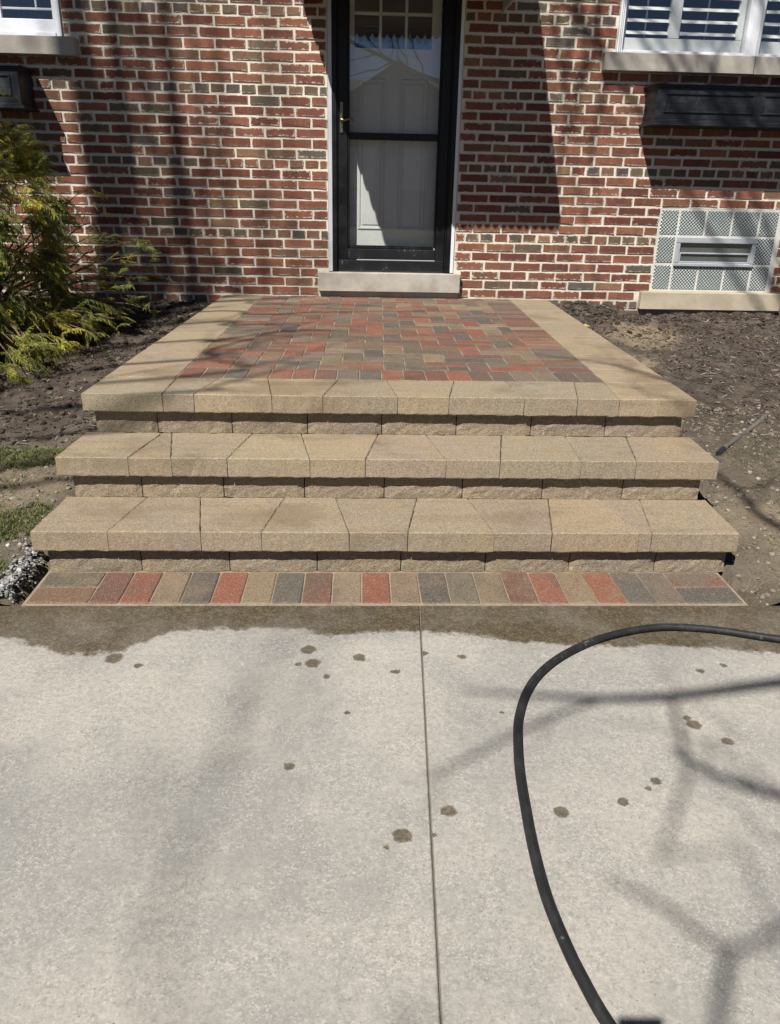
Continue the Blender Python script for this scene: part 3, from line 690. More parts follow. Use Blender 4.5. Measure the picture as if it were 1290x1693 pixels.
for i, (ar, s0, s1, zc, header) in enumerate(bricks):
    full = STR/2-JT if header else STR-JT
    cx = (s0+s1)/2; scx = (s1-s0)/full
    m, v, f = R.choice(HV if header else SV)
    col = brick_colour(header)
    yy = -R.uniform(-0.0018, 0.0030); zz = zc+R.uniform(-0.0016, 0.0016); rz = R.uniform(-0.006, 0.006); fl = R.choice((1, -1))
    cx += R.uniform(-0.002, 0.002)
    if i in picked:
        o = bpy.data.objects.new('brick', m); COL.objects.link(o); o.parent = wall
        o.location = (cx, yy, zz); o.rotation_euler = (R.gauss(0, 0.018), rz, R.gauss(0, 0.007)); o.scale = (scx, 1, 1); o.color = (*col, 1)
    else:
        n0 = len(rest_v); c_, s_ = math.cos(rz), math.sin(rz); rr = R.random()
        for p in v:
            X = p[0]*scx; rest_v.append((cx+X*c_+p[2]*s_, yy+p[1], zz-X*s_+p[2]*c_))
            rest_uv.append((X, p[2])); rest_h.append((full*scx/2, HZ)); rest_c.append((*col, rr))
        rest_f += [tuple(q+n0 for q in g) for g in f]
rest_m = mesh('bricks_rest', rest_v, rest_f, uv={'loc': rest_uv, 'half': rest_h}, attrs={'col': rest_c})
obj('brick_remainder', rest_m, BRICK_S, wall, kind='stuff')

# --- limestone sills
def sill(parent, x0, x1, y0, z0, z1, mat, name='sill', seed=1, y1=0.16):
    rg = random.Random(seed); m = MB(); m.box(x0, x1, y0, y1, z0, z1, ch=0.004)
    return obj(name, m.mesh(name), mat, parent)

# --- storm door
sd_ = obj('storm_door', None, None, house)
def part(name, boxes, mat, parent, ch=0.003):
    m = MB()
    for b in boxes: m.box(*b, ch=ch)
    return obj(name, m.mesh(name), mat, parent)
part('trim', [(-0.211, -0.183, -0.004, 0.05, 0.694, 2.76)], TRIMG, sd_, 0.002)
part('trim', [(0.702, 0.726, -0.004, 0.05, 0.694, 2.76)], WHITE, sd_, 0.002)
part('jamb', [(-0.1825, -0.150, -0.002, 0.06, 0.6935, 2.75), (-0.150, -0.140, 0.012, 0.06, 0.6935, 2.75)], DOORB, sd_, 0.002)
part('jamb', [(0.666, 0.7015, -0.002, 0.06, 0.6935, 2.75), (0.654, 0.666, 0.012, 0.06, 0.6935, 2.75)], DOORB, sd_, 0.002)
part('head_jamb', [(-0.1825, 0.7015, -0.001, 0.06, 2.70, 2.752)], DOORB, sd_, 0.002)
ly0, ly1 = 0.014, 0.044
part('stile', [(-0.1385, -0.072, ly0, ly1, 0.70, 2.695), (-0.072, -0.058, ly0+0.008, ly1, 0.87, 2.60)], DOORB, sd_)
part('stile', [(0.586, 0.6525, ly0, ly1, 0.70, 2.695), (0.572, 0.586, ly0+0.008, ly1, 0.87, 2.60)], DOORB, sd_)
part('kick_plate', [(-0.0715, 0.5855, ly0+0.001, ly1, 0.782, 0.856), (-0.137, 0.651, ly0-0.004, ly0+0.012, 0.700, 0.776)], KICK, sd_)
part('glazing_bead', [(-0.0575, 0.5715, ly0+0.006, ly1, 0.8565, 0.872), (-0.0575, 0.5715, ly0+0.012, ly1, 0.8725, 0.882)], DOORB, sd_, 0.0025)
part('meeting_rail', [(-0.0575, 0.5715, ly0+0.004, ly1, 1.600, 1.647)], DOORB, sd_)
part('top_rail', [(-0.0715, 0.5855, ly0, ly1, 2.60, 2.694)], DOORB, sd_)
part('glass_pane', [(-0.0574, 0.5714, 0.030, 0.034, 0.8825, 1.5995)], GLASS, sd_, 0)
part('glass_pane', [(-0.0574, 0.5714, 0.030, 0.034, 1.6475, 2.5995)], GLASS, sd_, 0)
hb = MB()
hb.box(-0.150+0.022, -0.150+0.046, 0.004, 0.0135, 1.640, 1.840, ch=0.003)
hb.tube([(-0.1165, 0.006, 1.723), (-0.1165, -0.022, 1.723), (-0.113, -0.042, 1.722), (-0.098, -0.048, 1.717), (-0.075, -0.049, 1.724), (-0.052, -0.047, 1.731), (-0.034, -0.045, 1.722), (-0.026, -0.044, 1.711)], [0.0095, 0.0095, 0.0095, 0.009, 0.0075, 0.0075, 0.006, 0.003], 10)
hb.tube([(-0.1165, 0.003, 1.683), (-0.1165, -0.003, 1.683)], 0.006, 10)
obj('handle', fixn(hb.mesh('handle')), BRASS, sd_)
part('closer_bracket', [(0.60, 0.64, 0.0445, 0.07, 0.92, 0.95)], ALU, sd_)

# --- entry door behind the storm door
ed = obj('entry_door', None, None, house)
EY = 0.125
part('door_leaf', [(-0.155, 0.675, EY, EY+0.045, 0.70, 2.19), (-0.155, -0.026, EY, EY+0.045, 2.1905, 2.70), (0.515, 0.675, EY, EY+0.045, 2.1905, 2.70), (-0.0255, 0.5145, EY, EY+0.045, 2.64, 2.70)], DOORW, ed, 0.001)
for a, b in ((0.004, 0.196), (0.304, 0.500)):
    m = MB()
    def panel(a, b, c, d):
        # raised moulding frame and field
        for x0, x1, z0, z1 in ((a, b, c, c+0.016), (a, b, d-0.016, d), (a, a+0.016, c+0.0165, d-0.0165), (b-0.016, b, c+0.0165, d-0.0165)):
            m.box(x0, x1, EY-0.008, EY+0.002, z0, z1, ch=0.003)
        m.box(a+0.030, b-0.030, EY-0.006, EY+0.002, c+0.030, d-0.030, ch=0.004)
    panel(a, b, 0.992, 2.00)
    obj('panel', m.mesh('panel'), DOORW, ed)
m = MB()
for x in (0.155, 0.335): m.box(x-0.010, x+0.010, EY+0.004, EY+0.03, 2.1906, 2.6395, ch=0.003)
for x0, x1 in ((-0.0255, 0.1445), (0.1655, 0.3245), (0.3455, 0.5145)): m.box(x0, x1, EY+0.004, EY+0.03, 2.391, 2.411, ch=0.003)
obj('muntin', m.mesh('muntin'), DOORW, ed)
for x0, x1 in ((-0.0255, 0.1445), (0.1655, 0.3245), (0.3455, 0.5145)):
    for z0, z1 in ((2.191, 2.3905), (2.4115, 2.6395)):
        part('pane', [(x0, x1, EY+0.014, EY+0.018, z0, z1)], GLASS, ed, 0)
part('dark_hall', [(-0.03, 0.52, EY+0.30, EY+0.32, 2.15, 2.70)], DARK, ed, 0)
part('door_frame', [(-0.2125, -0.157, EY-0.03, EY+0.08, 0.69, 2.76), (0.677, 0.7275, EY-0.03, EY+0.08, 0.69, 2.76), (-0.1565, 0.6765, EY-0.03, EY+0.08, 2.702, 2.76)], DOORW, ed, 0.002)
part('threshold', [(-0.2, 0.715, 0.05, EY+0.06, 0.684, 0.6985)], ALU, ed, 0.002)
sill(house, -0.291, 0.779, -0.052, 0.5515, 0.6895, SILL_D, 'door_sill')
dk = MB(); dk.box(-0.28, 0.77, -0.006, 0.2, 0.40, 0.551); obj('sill_bed', dk.mesh('sill_bed'), MORTAR, house)
# back of the doorway so no daylight comes through from behind
dk = MB(); dk.add([(-0.4, 0.5, 0.3), (0.9, 0.5, 0.3), (0.9, 0.5, 2.9), (-0.4, 0.5, 2.9)], [(0, 1, 2, 3)])
for q in ((-0.215, 0.18), (0.73, 0.18)): dk.add([(q[0], 0.17, 0.3), (q[0], 0.17, 2.9), (q[0], 0.5, 2.9), (q[0], 0.5, 0.3)], [(0, 1, 2, 3)])
dk.add([(-0.4, 0.17, 2.76), (0.9, 0.17, 2.76), (0.9, 0.5, 2.76), (-0.4, 0.5, 2.76)], [(0, 1, 2, 3)])
obj('hall_shell', dk.mesh('hall_shell'), DARK, house)

# --- awning of ribbed panels over the door: throws the scalloped shade
P_ = 0.965
AX0, AX1 = 0.16-0.549*P_, 1.512-0.549*P_
AZ = 1.011+1.429*P_; AH = 1.25*P_
aw = obj('door_awning', None, None, house)
npan = 10; pwid = (AX1-AX0)/npan
for i in range(npan):
    m = MB(); a, b = AX0+i*pwid, AX0+(i+1)*pwid--0.004
    th = 0.006; lift_ = 0.0075*(i % 2)
    v = []
    for yv, zv in ((-P_, AZ+0.070+lift_), (0.012, AZ+AH+lift_)):
        v += [(a, yv, zv), (b, yv, zv), (b, yv, zv+th), (a, yv, zv+th)]
    m.add(v, [(0, 1, 5, 4), (3, 7, 6, 2), (0, 3, 2, 1), (4, 5, 6, 7), (0, 4, 7, 3), (1, 2, 6, 5)])
    obj('awning_panel', fixn(m.mesh('awning_panel')), AWN, aw)
def valance(x0, y0, x1, y1, z_top, zb, period=0.06):
    d = Vector((x1-x0, y1-y0)); ln = d.length; n = max(8, int(ln/period*8)); v = []; f = []
    nrm = Vector((-d.y, d.x)).normalized()*0.004
    for i in range(n+1):
        t_ = i/n; s = t_*ln; x, y_ = x0+d.x*t_, y0+d.y*t_
        ph = (s % period)/period; zz = zb+0.045*(1-math.sqrt(max(0, 1-(2*ph-1)**2)))
        for sg in (0, 1): v += [(x+nrm.x*sg, y_+nrm.y*sg, z_top(t_)), (x+nrm.x*sg, y_+nrm.y*sg, zz)]
    for i in range(n):
        k = 4*i; f += [(k, k+1, k+5, k+4), (k+2, k+6, k+7, k+3), (k, k+4, k+6, k+2), (k+1, k+3, k+7, k+5)]
    f += [(0, 2, 3, 1), (4*n, 4*n+1, 4*n+3, 4*n+2)]
    return mesh('valance', v, f)
obj('valance', fixn(valance(AX0, -P_, AX1, -P_, lambda t_: AZ+0.075, AZ)), AWN, aw)
wy = [-P_, -0.70, -0.46, -0.262, -0.172, -0.085, 0.012]
for ya, yb in zip(wy[:-1], wy[1:]):                 # narrow slots between the wing panels let slivers of sun through
    obj('side_wing', fixn(valance(AX0+0.005, ya+0.003, AX0+0.005, yb-0.003, lambda t_, ya=ya, yb=yb: AZ+0.0705+(AH-0.0705)*((ya+(yb-ya)*t_+P_)/(P_+0.012)), AZ, 0.085)), AWN, aw)
obj('side_wing', fixn(valance(AX1, -P_, AX1, 0.012, lambda t_: AZ+0.0705+(AH-0.0705)*t_, AZ, 0.085)), AWN, aw)

# --- windows
def win_room(parent, x0, x1, z0, z1, depth=1.4):
    m = MB(); y0, y1 = 0.19, depth
    m.add([(x0-.3, y0, z0-.5), (x1+.3, y0, z0-.5), (x1+.3, y0, z1+.3), (x0-.3, y0, z1+.3), (x0-.3, y1, z0-.5), (x1+.3, y1, z0-.5), (x1+.3, y1, z1+.3), (x0-.3, y1, z1+.3)],
          [(4, 5, 6, 7), (0, 1, 5, 4), (3, 7, 6, 2), (0, 4, 7, 3), (1, 2, 6, 5)])
    obj('dark_room', m.mesh('dark_room'), DARK, parent)
wr = obj('window', None, None, house, label='white casement window with louvred shutters above the right planter')
WB = 2.187
part('frame', [(1.792, 1.804, -0.012, 0.10, WB, 3.48), (1.8045, 1.818, -0.002, 0.10, WB, 3.48), (1.8185, 1.834, 0.010, 0.10, WB, 3.48)], WHITE, wr, 0.002)
part('frame', [(1.8345, 2.69, 0.0, 0.10, WB, WB+0.020), (2.80, 4.88, 0.0, 0.10, WB, WB+0.020)], WHITE, wr, 0.002)
part('mullion', [(2.6905, 2.7995, -0.004, 0.10, WB, 3.48), (2.715, 2.775, -0.016, -0.0045, WB, 3.48)], WHITE, wr, 0.003)
def shutter(x0, x1, mid0, mid1, yv):
    part('shutter_frame', [(x0, x1, yv, yv+0.028, WB+0.022, 2.290), (x0, x0+0.022, yv, yv+0.028, 2.2905, 3.40), (x1-0.048, x1, yv, yv+0.028, 2.2905, 3.40), (mid0, mid1, yv-0.001, yv+0.028, 2.2905, 3.40), (x0, x1, yv, yv+0.028, 3.4005, 3.46)], SHUTTER, wr, 0.003)
    for a, b in ((x0+0.0225, mid0-0.0005), (mid1+0.0005, x1-0.0485)):
        z = 2.325
        while z < 3.36:
            m = MB(); n = 8; sec = []
            for k in range(n):
                an = 2*math.pi*k/n; sec.append((0.031*math.cos(an), 0.0052*math.sin(an)))
            tl = math.radians(30)
            v = [(x, yv+0.014+c*math.cos(tl)-s*math.sin(tl), z-c*math.sin(tl)*-1+s*math.cos(tl)) for x in (a+0.001, b-0.001) for c, s in sec]
            m.add(v, [tuple(range(n)), tuple(range(n, 2*n))[::-1]]+[(k, n+k, n+(k+1) % n, (k+1) % n) for k in range(n)])
            obj('louver', fixn(m.mesh('louver')), SHUTTER, wr)
            z += 0.0735
        mm = MB(); mm.box((a+b)/2-0.006, (a+b)/2+0.006, yv+0.047, yv+0.056, 2.295, 3.39, ch=0.002)
        obj('tilt_rod', mm.mesh('tilt_rod'), SHUTTER, wr)
shutter(1.836, 2.686, 2.156, 2.238, 0.052)
shutter(2.803, 3.66, 3.12, 3.20, 0.052)
part('glass_pane', [(1.8345, 2.69, 0.034, 0.038, WB+0.0205, 3.45)], GLASS, wr, 0)
part('glass_pane', [(2.80, 3.68, 0.034, 0.038, WB+0.0205, 3.45)], GLASS, wr, 0)
win_room(wr, 1.79, 4.9, 2.07, 3.5)
sill(wr, 1.702, 2.758, -0.062, 2.070, 2.184, SILL, 'sill', 3)
sill(wr, 2.764, 4.86, -0.060, 2.069, 2.183, SILL, 'sill', 4)
wl = obj('window', None, None, house, label='white sash window above the left planter')
WB = 2.176
part('frame', [(-2.006, -1.993, -0.012, 0.10, WB, 3.48), (-2.022, -2.0065, 0.0, 0.10, WB, 3.48), (-2.038, -2.0225, 0.012, 0.10, WB, 3.48), (-3.2, -2.0385, 0.004, 0.10, WB, WB+0.034)], WHITE, wl, 0.002)
part('sash', [(-3.16, -2.0395, 0.024, 0.055, WB+0.0345, WB+0.112), (-2.054, -2.0395, 0.024, 0.055, WB+0.1125, 3.4), (-3.16, -2.39, 0.026, 0.055, WB+0.1125, 3.4)], WHITE, wl, 0.003)
part('muntin', [(-2.3895, -2.0545, 0.036, 0.050, WB+0.166, WB+0.180)], WHITE, wl, 0.002)
part('muntin', [(-2.166, -2.154, 0.037, 0.049, WB+0.1805, 3.38)], WHITE, wl, 0.002)
part('glass_pane', [(-2.3895, -2.0545, 0.0305, 0.0345, WB+0.113, 3.4)], GLASS, wl, 0)
win_room(wl, -4.2, -1.99, 2.07, 3.5)
sill(wl, -4.1, -1.895, -0.098, 2.064, 2.1745, SILL, 'sill', 5)

# --- glass block basement window
gw = obj('glass_block_window', None, None, house, label='glass block basement window with a small vent')
part('mortar_bed', [(2.263, 3.199, 0.0065, 0.12, 0.589, 1.185)], limestone('block_mortar', (0.66, 0.65, 0.60), (0.55, 0.54, 0.49)), gw, 0)
def gblock(x0, x1, z0, z1):
    hx, hz = (x1-x0)/2, (z1-z0)/2; b = 0.011
    v = []
    for ins, y in ((0, 0.05), (0, 0.010), (b*0.5, 0.004), (b, 0.003)):
        v += [(-hx+ins, y, -hz+ins), (hx-ins, y, -hz+ins), (hx-ins, y, hz-ins), (-hx+ins, y, hz-ins)]
    f = [(12, 13, 14, 15)]+[(k*4+i, k*4+(i+1) % 4, (k+1)*4+(i+1) % 4, (k+1)*4+i) for k in range(3) for i in range(4)]
    m = mesh('glass_block', v, f, uv={'loc': [(p[0], p[2]) for p in v]})
    obj('glass_block', fixn(m), GBLOCK, gw, loc=((x0+x1)/2, 0, (z0+z1)/2))
cols = ((2.270, 2.405), (2.414, 2.612), (2.619, 2.815), (2.822, 3.024), (3.032, 3.172)); rows = ((0.996, 1.178), (0.793, 0.987), (0.598, 0.783))
for ri, (c, d) in enumerate(rows):
    for ci, (a, b) in enumerate(cols):
        if ri == 1 and 0 < ci < 4: continue
        gblock(a, b, c, d)
part('vent_frame', [(2.414, 3.030, -0.022, 0.05, 0.945, 0.986), (2.414, 3.030, -0.016, 0.05, 0.776, 0.800), (2.414, 2.444, -0.018, 0.05, 0.8005, 0.9445), (2.996, 3.030, -0.018, 0.05, 0.8005, 0.9445)], ALU, gw, 0.004)
part('vent_sash', [(2.4445, 2.9955, -0.010, 0.03, 0.865, 0.876), (2.4445, 2.458, -0.010, 0.03, 0.801, 0.8645), (2.982, 2.9955, -0.010, 0.03, 0.801, 0.8645), (2.4585, 2.9815, -0.008, 0.03, 0.801, 0.812)], ALU, gw, 0.002)
part('vent_pane', [(2.4445, 2.9955, -0.001, 0.002, 0.8765, 0.9445)], GLASS, gw, 0)
part('vent_pane', [(2.4585, 2.9815, -0.006, -0.003, 0.8125, 0.8645)], GLASS, gw, 0)
part('vent_backing', [(2.4445, 2.9955, 0.0050, 0.0060, 0.801, 0.9445)], simple('vent_screen', (0.10, 0.105, 0.11), 0.7, 200, 0.4), gw, 0)
sill(gw, 2.181, 3.284, -0.058, 0.455, 0.5865, SILL_Y, 'sill', 6)
dk = MB(); dk.box(2.20, 3.27, -0.004, 0.15, 0.25, 0.4545); obj('sill_bed', dk.mesh('sill_bed'), MORTAR, gw)

# ------------------------------------------------------------------ window boxes
def planter(x0, x1, label, npanels, flowerless=True):
    o = obj('window_box', None, loc=(0, 0, 0), label=label, category='planter', group='black window boxes')
    b = 0.262
    m = MB(); t_ = 0.02
    m.box(x0, x1, -b, -b+t_, 1.765, 1.962); m.box(x0, x0+t_, -b+t_, -0.008, 1.765, 1.962); m.box(x1-t_, x1, -b+t_, -0.008, 1.765, 1.962); m.box(x0+t_, x1-t_, -0.03, -0.008, 1.765, 1.962)
    m.box(x0+0.001, x1-0.001, -b+0.001, -0.009, 1.752, 1.7645)
    obj('body', m.mesh('body'), BOXB, o)
    m = MB()
    for e, z0, z1 in ((0.012, 1.955, 1.968), (0.022, 1.9685, 1.982)):
        m.box(x0-e, x1+e, -b-e, -b+t_+0.006, z0, z1, ch=0.002); m.box(x0-e, x0+t_, -b+t_+0.0065, -0.006, z0, z1, ch=0.002); m.box(x1-t_, x1+e, -b+t_+0.0065, -0.006, z0, z1, ch=0.002)
    obj('rim', m.mesh('rim'), BOXB, o)
    m = MB()
    for e, z0, z1 in ((0.009, 1.7445, 1.7515), (0.017, 1.7345, 1.744), (0.025, 1.722, 1.734)): m.box(x0-e, x1+e, -b-e, -0.006, z0, z1, ch=0.002)
    obj('base_moulding', m.mesh('base_moulding'), BOXB, o)
    n = npanels; wdt = (x1-x0)/n
    for i in range(n):
        m = MB(); a, c = x0+i*wdt+0.05*(1 if i == 0 else 0.5), x0+(i+1)*wdt-0.05*(1 if i == n-1 else 0.5); zb, zt = 1.800, 1.925; f_ = 0.014
        for q in ((a, c, zb, zb+f_), (a, c, zt-f_, zt), (a, a+f_, zb+f_, zt-f_), (c-f_, c, zb+f_, zt-f_)): m.box(q[0], q[1], -b-0.008, -b-0.0005, q[2], q[3], ch=0.003)
        obj('panel_moulding', m.mesh('panel_moulding'), BOXB, o)
    m = MB(); m.box(x0+t_, x1-t_, -b+t_, -0.03, 1.90, 1.93); obj('potting_soil', m.mesh('potting_soil'), SOIL, o)
    return o
planter(2.036, 4.15, 'long black window box under the shuttered right window', 3)
planter(-4.2, -2.232, 'black window box under the left window behind the shrub', 3)

# ------------------------------------------------------------------ soil beds
def zsoil(x, y):
    t_ = min(1, max(0, -y/3.93))
    z = 0.468*(1-t_)**0.9 if t_ > 0 else 0.468
    z = 0.455-0.44*t_ - 0.03*math.sin(t_*math.pi)
    if x > 0 and y > -0.5: z += 0.055*math.exp(-((x-1.75)/0.22)**2-((y+0.16)/0.13)**2)+0.012
    if x > 0: z += 0.03*math.exp(-((x-2.8)/0.7)**2-((y+0.50)/0.22)**2)-(0.075*math.exp(-(y/0.16)**2) if x > 2.05 else 0)
    n = 0.030*mn.noise(Vector((x*2.2, y*2.2, 3)))+0.018*mn.noise(Vector((x*7, y*7, 9)))+0.011*mn.noise(Vector((x*17, y*17, 1)))+0.007*mn.noise(Vector((x*38, y*38, 5)))
    fade = min(1, (y+3.94)/0.15) if y < -3.79 else 1
    if y < -3.66 and -1.12 < x < 1.36: return -0.06
    # loose earth sinks away along the copings
    ex = (sx(XL, y)-x) if x < 0 else (x-sx(XR, y))
    if 0 < y+3.95: 
        z -= 0.05*math.exp(-((ex-0.02)/0.05)**2)*(0.4+0.9*max(0, mn.noise(Vector((y*5, x, 7)))+0.35))
    return max(-0.05, z+n*max(0.15, fade))
def bed(name, x0, x1, y0, y1, st, label):
    nx, ny = int((x1-x0)/st), int((y1-y0)/st); v = []
    for j in range(ny+1):
        for i in range(nx+1):
            x, y = x0+(x1-x0)*i/nx, y0+(y1-y0)*j/ny
            v.append((x, y, zsoil(x, y)))
    m = nx+1
    f = [(j*m+i, j*m+i+1, (j+1)*m+i+1, (j+1)*m+i) for j in range(ny) for i in range(nx)]
    me = mesh(name, v, f, smooth=True)
    return obj(name, me, SOIL, kind='structure', label=label)
bed('soil', -3.4, -0.98, -3.936, 0.01, 0.018, 'dark disturbed soil to the left of the steps')
bed('soil', 1.33, 4.2, -3.936, 0.01, 0.018, 'mulched soil to the right of the steps')
for x0, x1 in ((-6, -3.4), (4.2, 7)):
    v = [(x0, -3.94, 0.0), (x1, -3.94, 0.0), (x1, 0.01, 0.45), (x0, 0.01, 0.45)]
    obj('soil', mesh('soil_far', v, [(0, 1, 2, 3)]), SOIL, kind='structure', label='bare soil continuing beside the house')

def in_bed(x, y, pad=0.0):
    if y < -3.93 or y > -0.015: return False
    return x < sx(XL, y)-pad-(0.02 if y < -3.1 else 0) or x > sx(XR, y)+pad

def chips(n, xr, yr, name, label, dens, cols, size):
    m = MB()
    for _ in range(n):
        x, y = R.uniform(*xr), R.uniform(*yr)
        if not in_bed(x, y, 0.01) or R.random() > dens(x, y): continue
        z = zsoil(x, y); ln = R.uniform(*size); wd = ln*R.uniform(0.10, 0.30); th = R.uniform(0.0015, 0.005)
        a = R.uniform(0, math.pi); rot = Matrix.Rotation(a, 3, 'Z') @ Matrix.Rotation(R.gauss(0, 0.28), 3, 'Y') @ Matrix.Rotation(R.gauss(0, 0.4), 3, 'X')
        tp = R.uniform(0.3, 0.9); bend = R.uniform(-0.15, 0.15)*ln
        v = []
        for u, wv in ((-0.5, tp), (0.0, 1.0), (0.5, R.uniform(0.1, 0.8))):
            o = bend*(0.25-u*u)
            v += [(u*ln, -wd/2*wv+o, 0), (u*ln, wd/2*wv+o, 0), (u*ln, wd/2*wv*0.7+o, th), (u*ln, -wd/2*wv*0.7+o, th)]
        c = Vector((x, y, z+th*0.3+abs(R.gauss(0, 0.004))))
        v = [rot @ Vector(p)+c for p in v]
        m.add(v, [(0, 1, 2, 3), (8, 11, 10, 9)]+[(k*4+i, k*4+(i+1) % 4, (k+1)*4+(i+1) % 4, (k+1)*4+i) for k in range(2) for i in range(4)], (*jit(R.choice(cols), 0.35), 1))
    return obj(name, fixn(m.mesh(name)), CHIP, kind='stuff', label=label)
MUL = [(0.085, 0.060, 0.050), (0.11, 0.08, 0.066), (0.14, 0.108, 0.09), (0.06, 0.045, 0.038), (0.10, 0.075, 0.062), (0.20, 0.16, 0.13), (0.32, 0.265, 0.21)]
def dens_r(x, y):
    d = 1.0 if y > -2.1 else 0.45 if y > -2.7 else 0.12
    if y < -2.3: d *= 0.3
    if x < (1.95 if y < -0.7 else 1.7)+0.3*mn.noise(Vector((y*2, 1, 4))): d *= 0.22
    return d*(0.55+0.9*max(0, 0.5+mn.noise(Vector((x*2.5, y*2.5, 8)))))
def dens_l(x, y):
    d = 1.0 if y > -2.7 else 0.2
    return d*(0.5+0.8*max(0, 0.5+mn.noise(Vector((x*2.5, y*2.5, 18)))))
chips(15000, (1.38, 4.0), (-3.9, -0.02), 'mulch', 'shredded bark mulch over the right bed', dens_r, MUL, (0.008, 0.042))
chips(7000, (-3.2, -1.0), (-3.9, -0.02), 'mulch', 'shredded bark mulch over the left bed', dens_l, MUL, (0.008, 0.042))

ICO_V = []; ICO_F = []
def _ico():
    g = (1+5**0.5)/2
    v = [Vector(p).normalized() for p in [(-1, g, 0), (1, g, 0), (-1, -g, 0), (1, -g, 0), (0, -1, g), (0, 1, g), (0, -1, -g), (0, 1, -g), (g, 0, -1), (g, 0, 1), (-g, 0, -1), (-g, 0, 1)]]
    f = [(0, 11, 5), (0, 5, 1), (0, 1, 7), (0, 7, 10), (0, 10, 11), (1, 5, 9), (5, 11, 4), (11, 10, 2), (10, 7, 6), (7, 1, 8), (3, 9, 4), (3, 4, 2), (3, 2, 6), (3, 6, 8), (3, 8, 9), (4, 9, 5), (2, 4, 11), (6, 2, 10), (8, 6, 7), (9, 8, 1)]
    return v, f
ICO_V, ICO_F = _ico()
def lumps(n, place, name, label, cols, size, mat, flat=0.7):
    m = MB(); k = 0; tries = 0
    while k < n and tries < n*30:
        tries += 1
        q = place()
        if q is None: continue
        x, y = q[0], q[1]; z = zsoil(x, y) if len(q) < 3 else q[2]
        s = size[0]*(size[1]/size[0])**(R.random()**1.8)
        a = R.uniform(0, 6.28); ca, sa = math.cos(a), math.sin(a); ex = R.uniform(0.7, 1.4)
        v = []
        for p in ICO_V:
            r_ = s*(1+R.uniform(-0.28, 0.28)); X, Y, Z = p.x*r_*ex, p.y*r_, p.z*r_*flat
            v.append((x+X*ca-Y*sa, y+X*sa+Y*ca, z+Z+s*flat*0.25))
        m.add(v, ICO_F, (*jit(R.choice(cols), 0.25), 1)); k += 1
    return obj(name, m.mesh(name), mat, kind='stuff', label=label)
def pl_box(xr, yr, pad=0.0, fn=None):
    def g():
        x, y = R.uniform(*xr), R.uniform(*yr)
        if not in_bed(x, y, pad): return None
        if fn and R.random() > fn(x, y): return None
        return (x, y)
    return g
EARTH = [(0.075, 0.058, 0.045), (0.10, 0.078, 0.06), (0.055, 0.045, 0.037), (0.13, 0.105, 0.08)]
PALE = [(0.22, 0.185, 0.14), (0.19, 0.155, 0.115), (0.25, 0.21, 0.165), (0.15, 0.12, 0.09), (0.21, 0.175, 0.13), (0.36, 0.32, 0.27)]
lumps(2200, pl_box((1.4, 3.4), (-0.75, -0.02), 0.0, lambda x, y: max(0.08, 1+y*1.9)), 'soil_clod', 'dark crumbly clods banked along the right foundation', EARTH, (0.006, 0.028), CLOD)
lumps(2600, pl_box((-2.4, -1.0), (-2.6, -0.02), 0.0, lambda x, y: max(0.25, 1+y*0.5)), 'soil_clod', 'dark crumbly clods across the left bed', EARTH, (0.005, 0.024), CLOD)
lumps(3600, pl_box((1.38, 3.0), (-3.93, -2.0), 0.0, lambda x, y: 0.9 if x < 2.4 else 0.4), 'soil_clod', 'pale dry crumbs of earth beside the lower right steps', PALE, (0.003, 0.013), CLOD)
lumps(1500, pl_box((-2.0, -1.0), (-3.93, -2.6), 0.0), 'soil_clod', 'pale dry crumbs of earth beside the lower left steps', PALE, (0.003, 0.013), CLOD)
def place_gravel():
    a = R.random(); x = -1.115-abs(R.gauss(0, 0.055)); y = -3.80+R.gauss(0, 0.13)
    if y > -3.45 or y < -3.925: return None
    return (x, y, zsoil(x, y)+R.uniform(0, 0.075)*max(0, 1-abs(x+1.13)/0.09))
lumps(420, place_gravel, 'gravel', 'white crushed stone spilling out left of the lowest step', [(0.40, 0.39, 0.37), (0.30, 0.29, 0.28), (0.48, 0.47, 0.45), (0.20, 0.19, 0.18)], (0.003, 0.011), STONE, 0.8)
def place_gravel2():
    x = -1.105-abs(R.gauss(0, 0.03)); y = -3.47+R.gauss(0, 0.05)
    return (x, y, zsoil(x, y)+R.uniform(0.0, 0.06))
lumps(220, place_gravel2, 'gravel', 'white crushed stone tucked beside the second step', [(0.38, 0.37, 0.35), (0.30, 0.29, 0.28), (0.45, 0.43, 0.40)], (0.003, 0.010), STONE, 0.8)

def grass(patches, name, label, cols):
    m = MB()
    for cx, cy, rx, ry, n, h in patches:
        for _ in range(n):
            a = R.uniform(0, 6.28); q = math.sqrt(R.random())
            x, y = cx+rx*q*math.cos(a), cy+ry*q*math.sin(a)
            if not in_bed(x, y, 0.0): continue
            z = zsoil(x, y)-0.004; hh = h*R.uniform(0.35, 1.0); wd = R.uniform(0.0010, 0.0022)
            d = R.uniform(0, 6.28); ln = R.uniform(0.3, 1.8)*hh; ux, uy = math.cos(d), math.sin(d); px, py = -uy*wd, ux*wd
            v = [(x-px, y-py, z), (x+px, y+py, z), (x+ux*ln*0.35-px*.8, y+uy*ln*0.35-py*.8, z+hh*0.6), (x+ux*ln*0.35+px*.8, y+uy*ln*0.35+py*.8, z+hh*0.6), (x+ux*ln, y+uy*ln, z+hh)]
            m.add(v, [(0, 1, 3, 2), (2, 3, 4)], (*jit(R.choice(cols), 0.3), 1))
    return obj(name, m.mesh(name), BLADE, kind='stuff', label=label)
GR = [(0.09, 0.13, 0.03), (0.13, 0.17, 0.04), (0.07, 0.10, 0.025), (0.20, 0.19, 0.08), (0.30, 0.26, 0.15)]
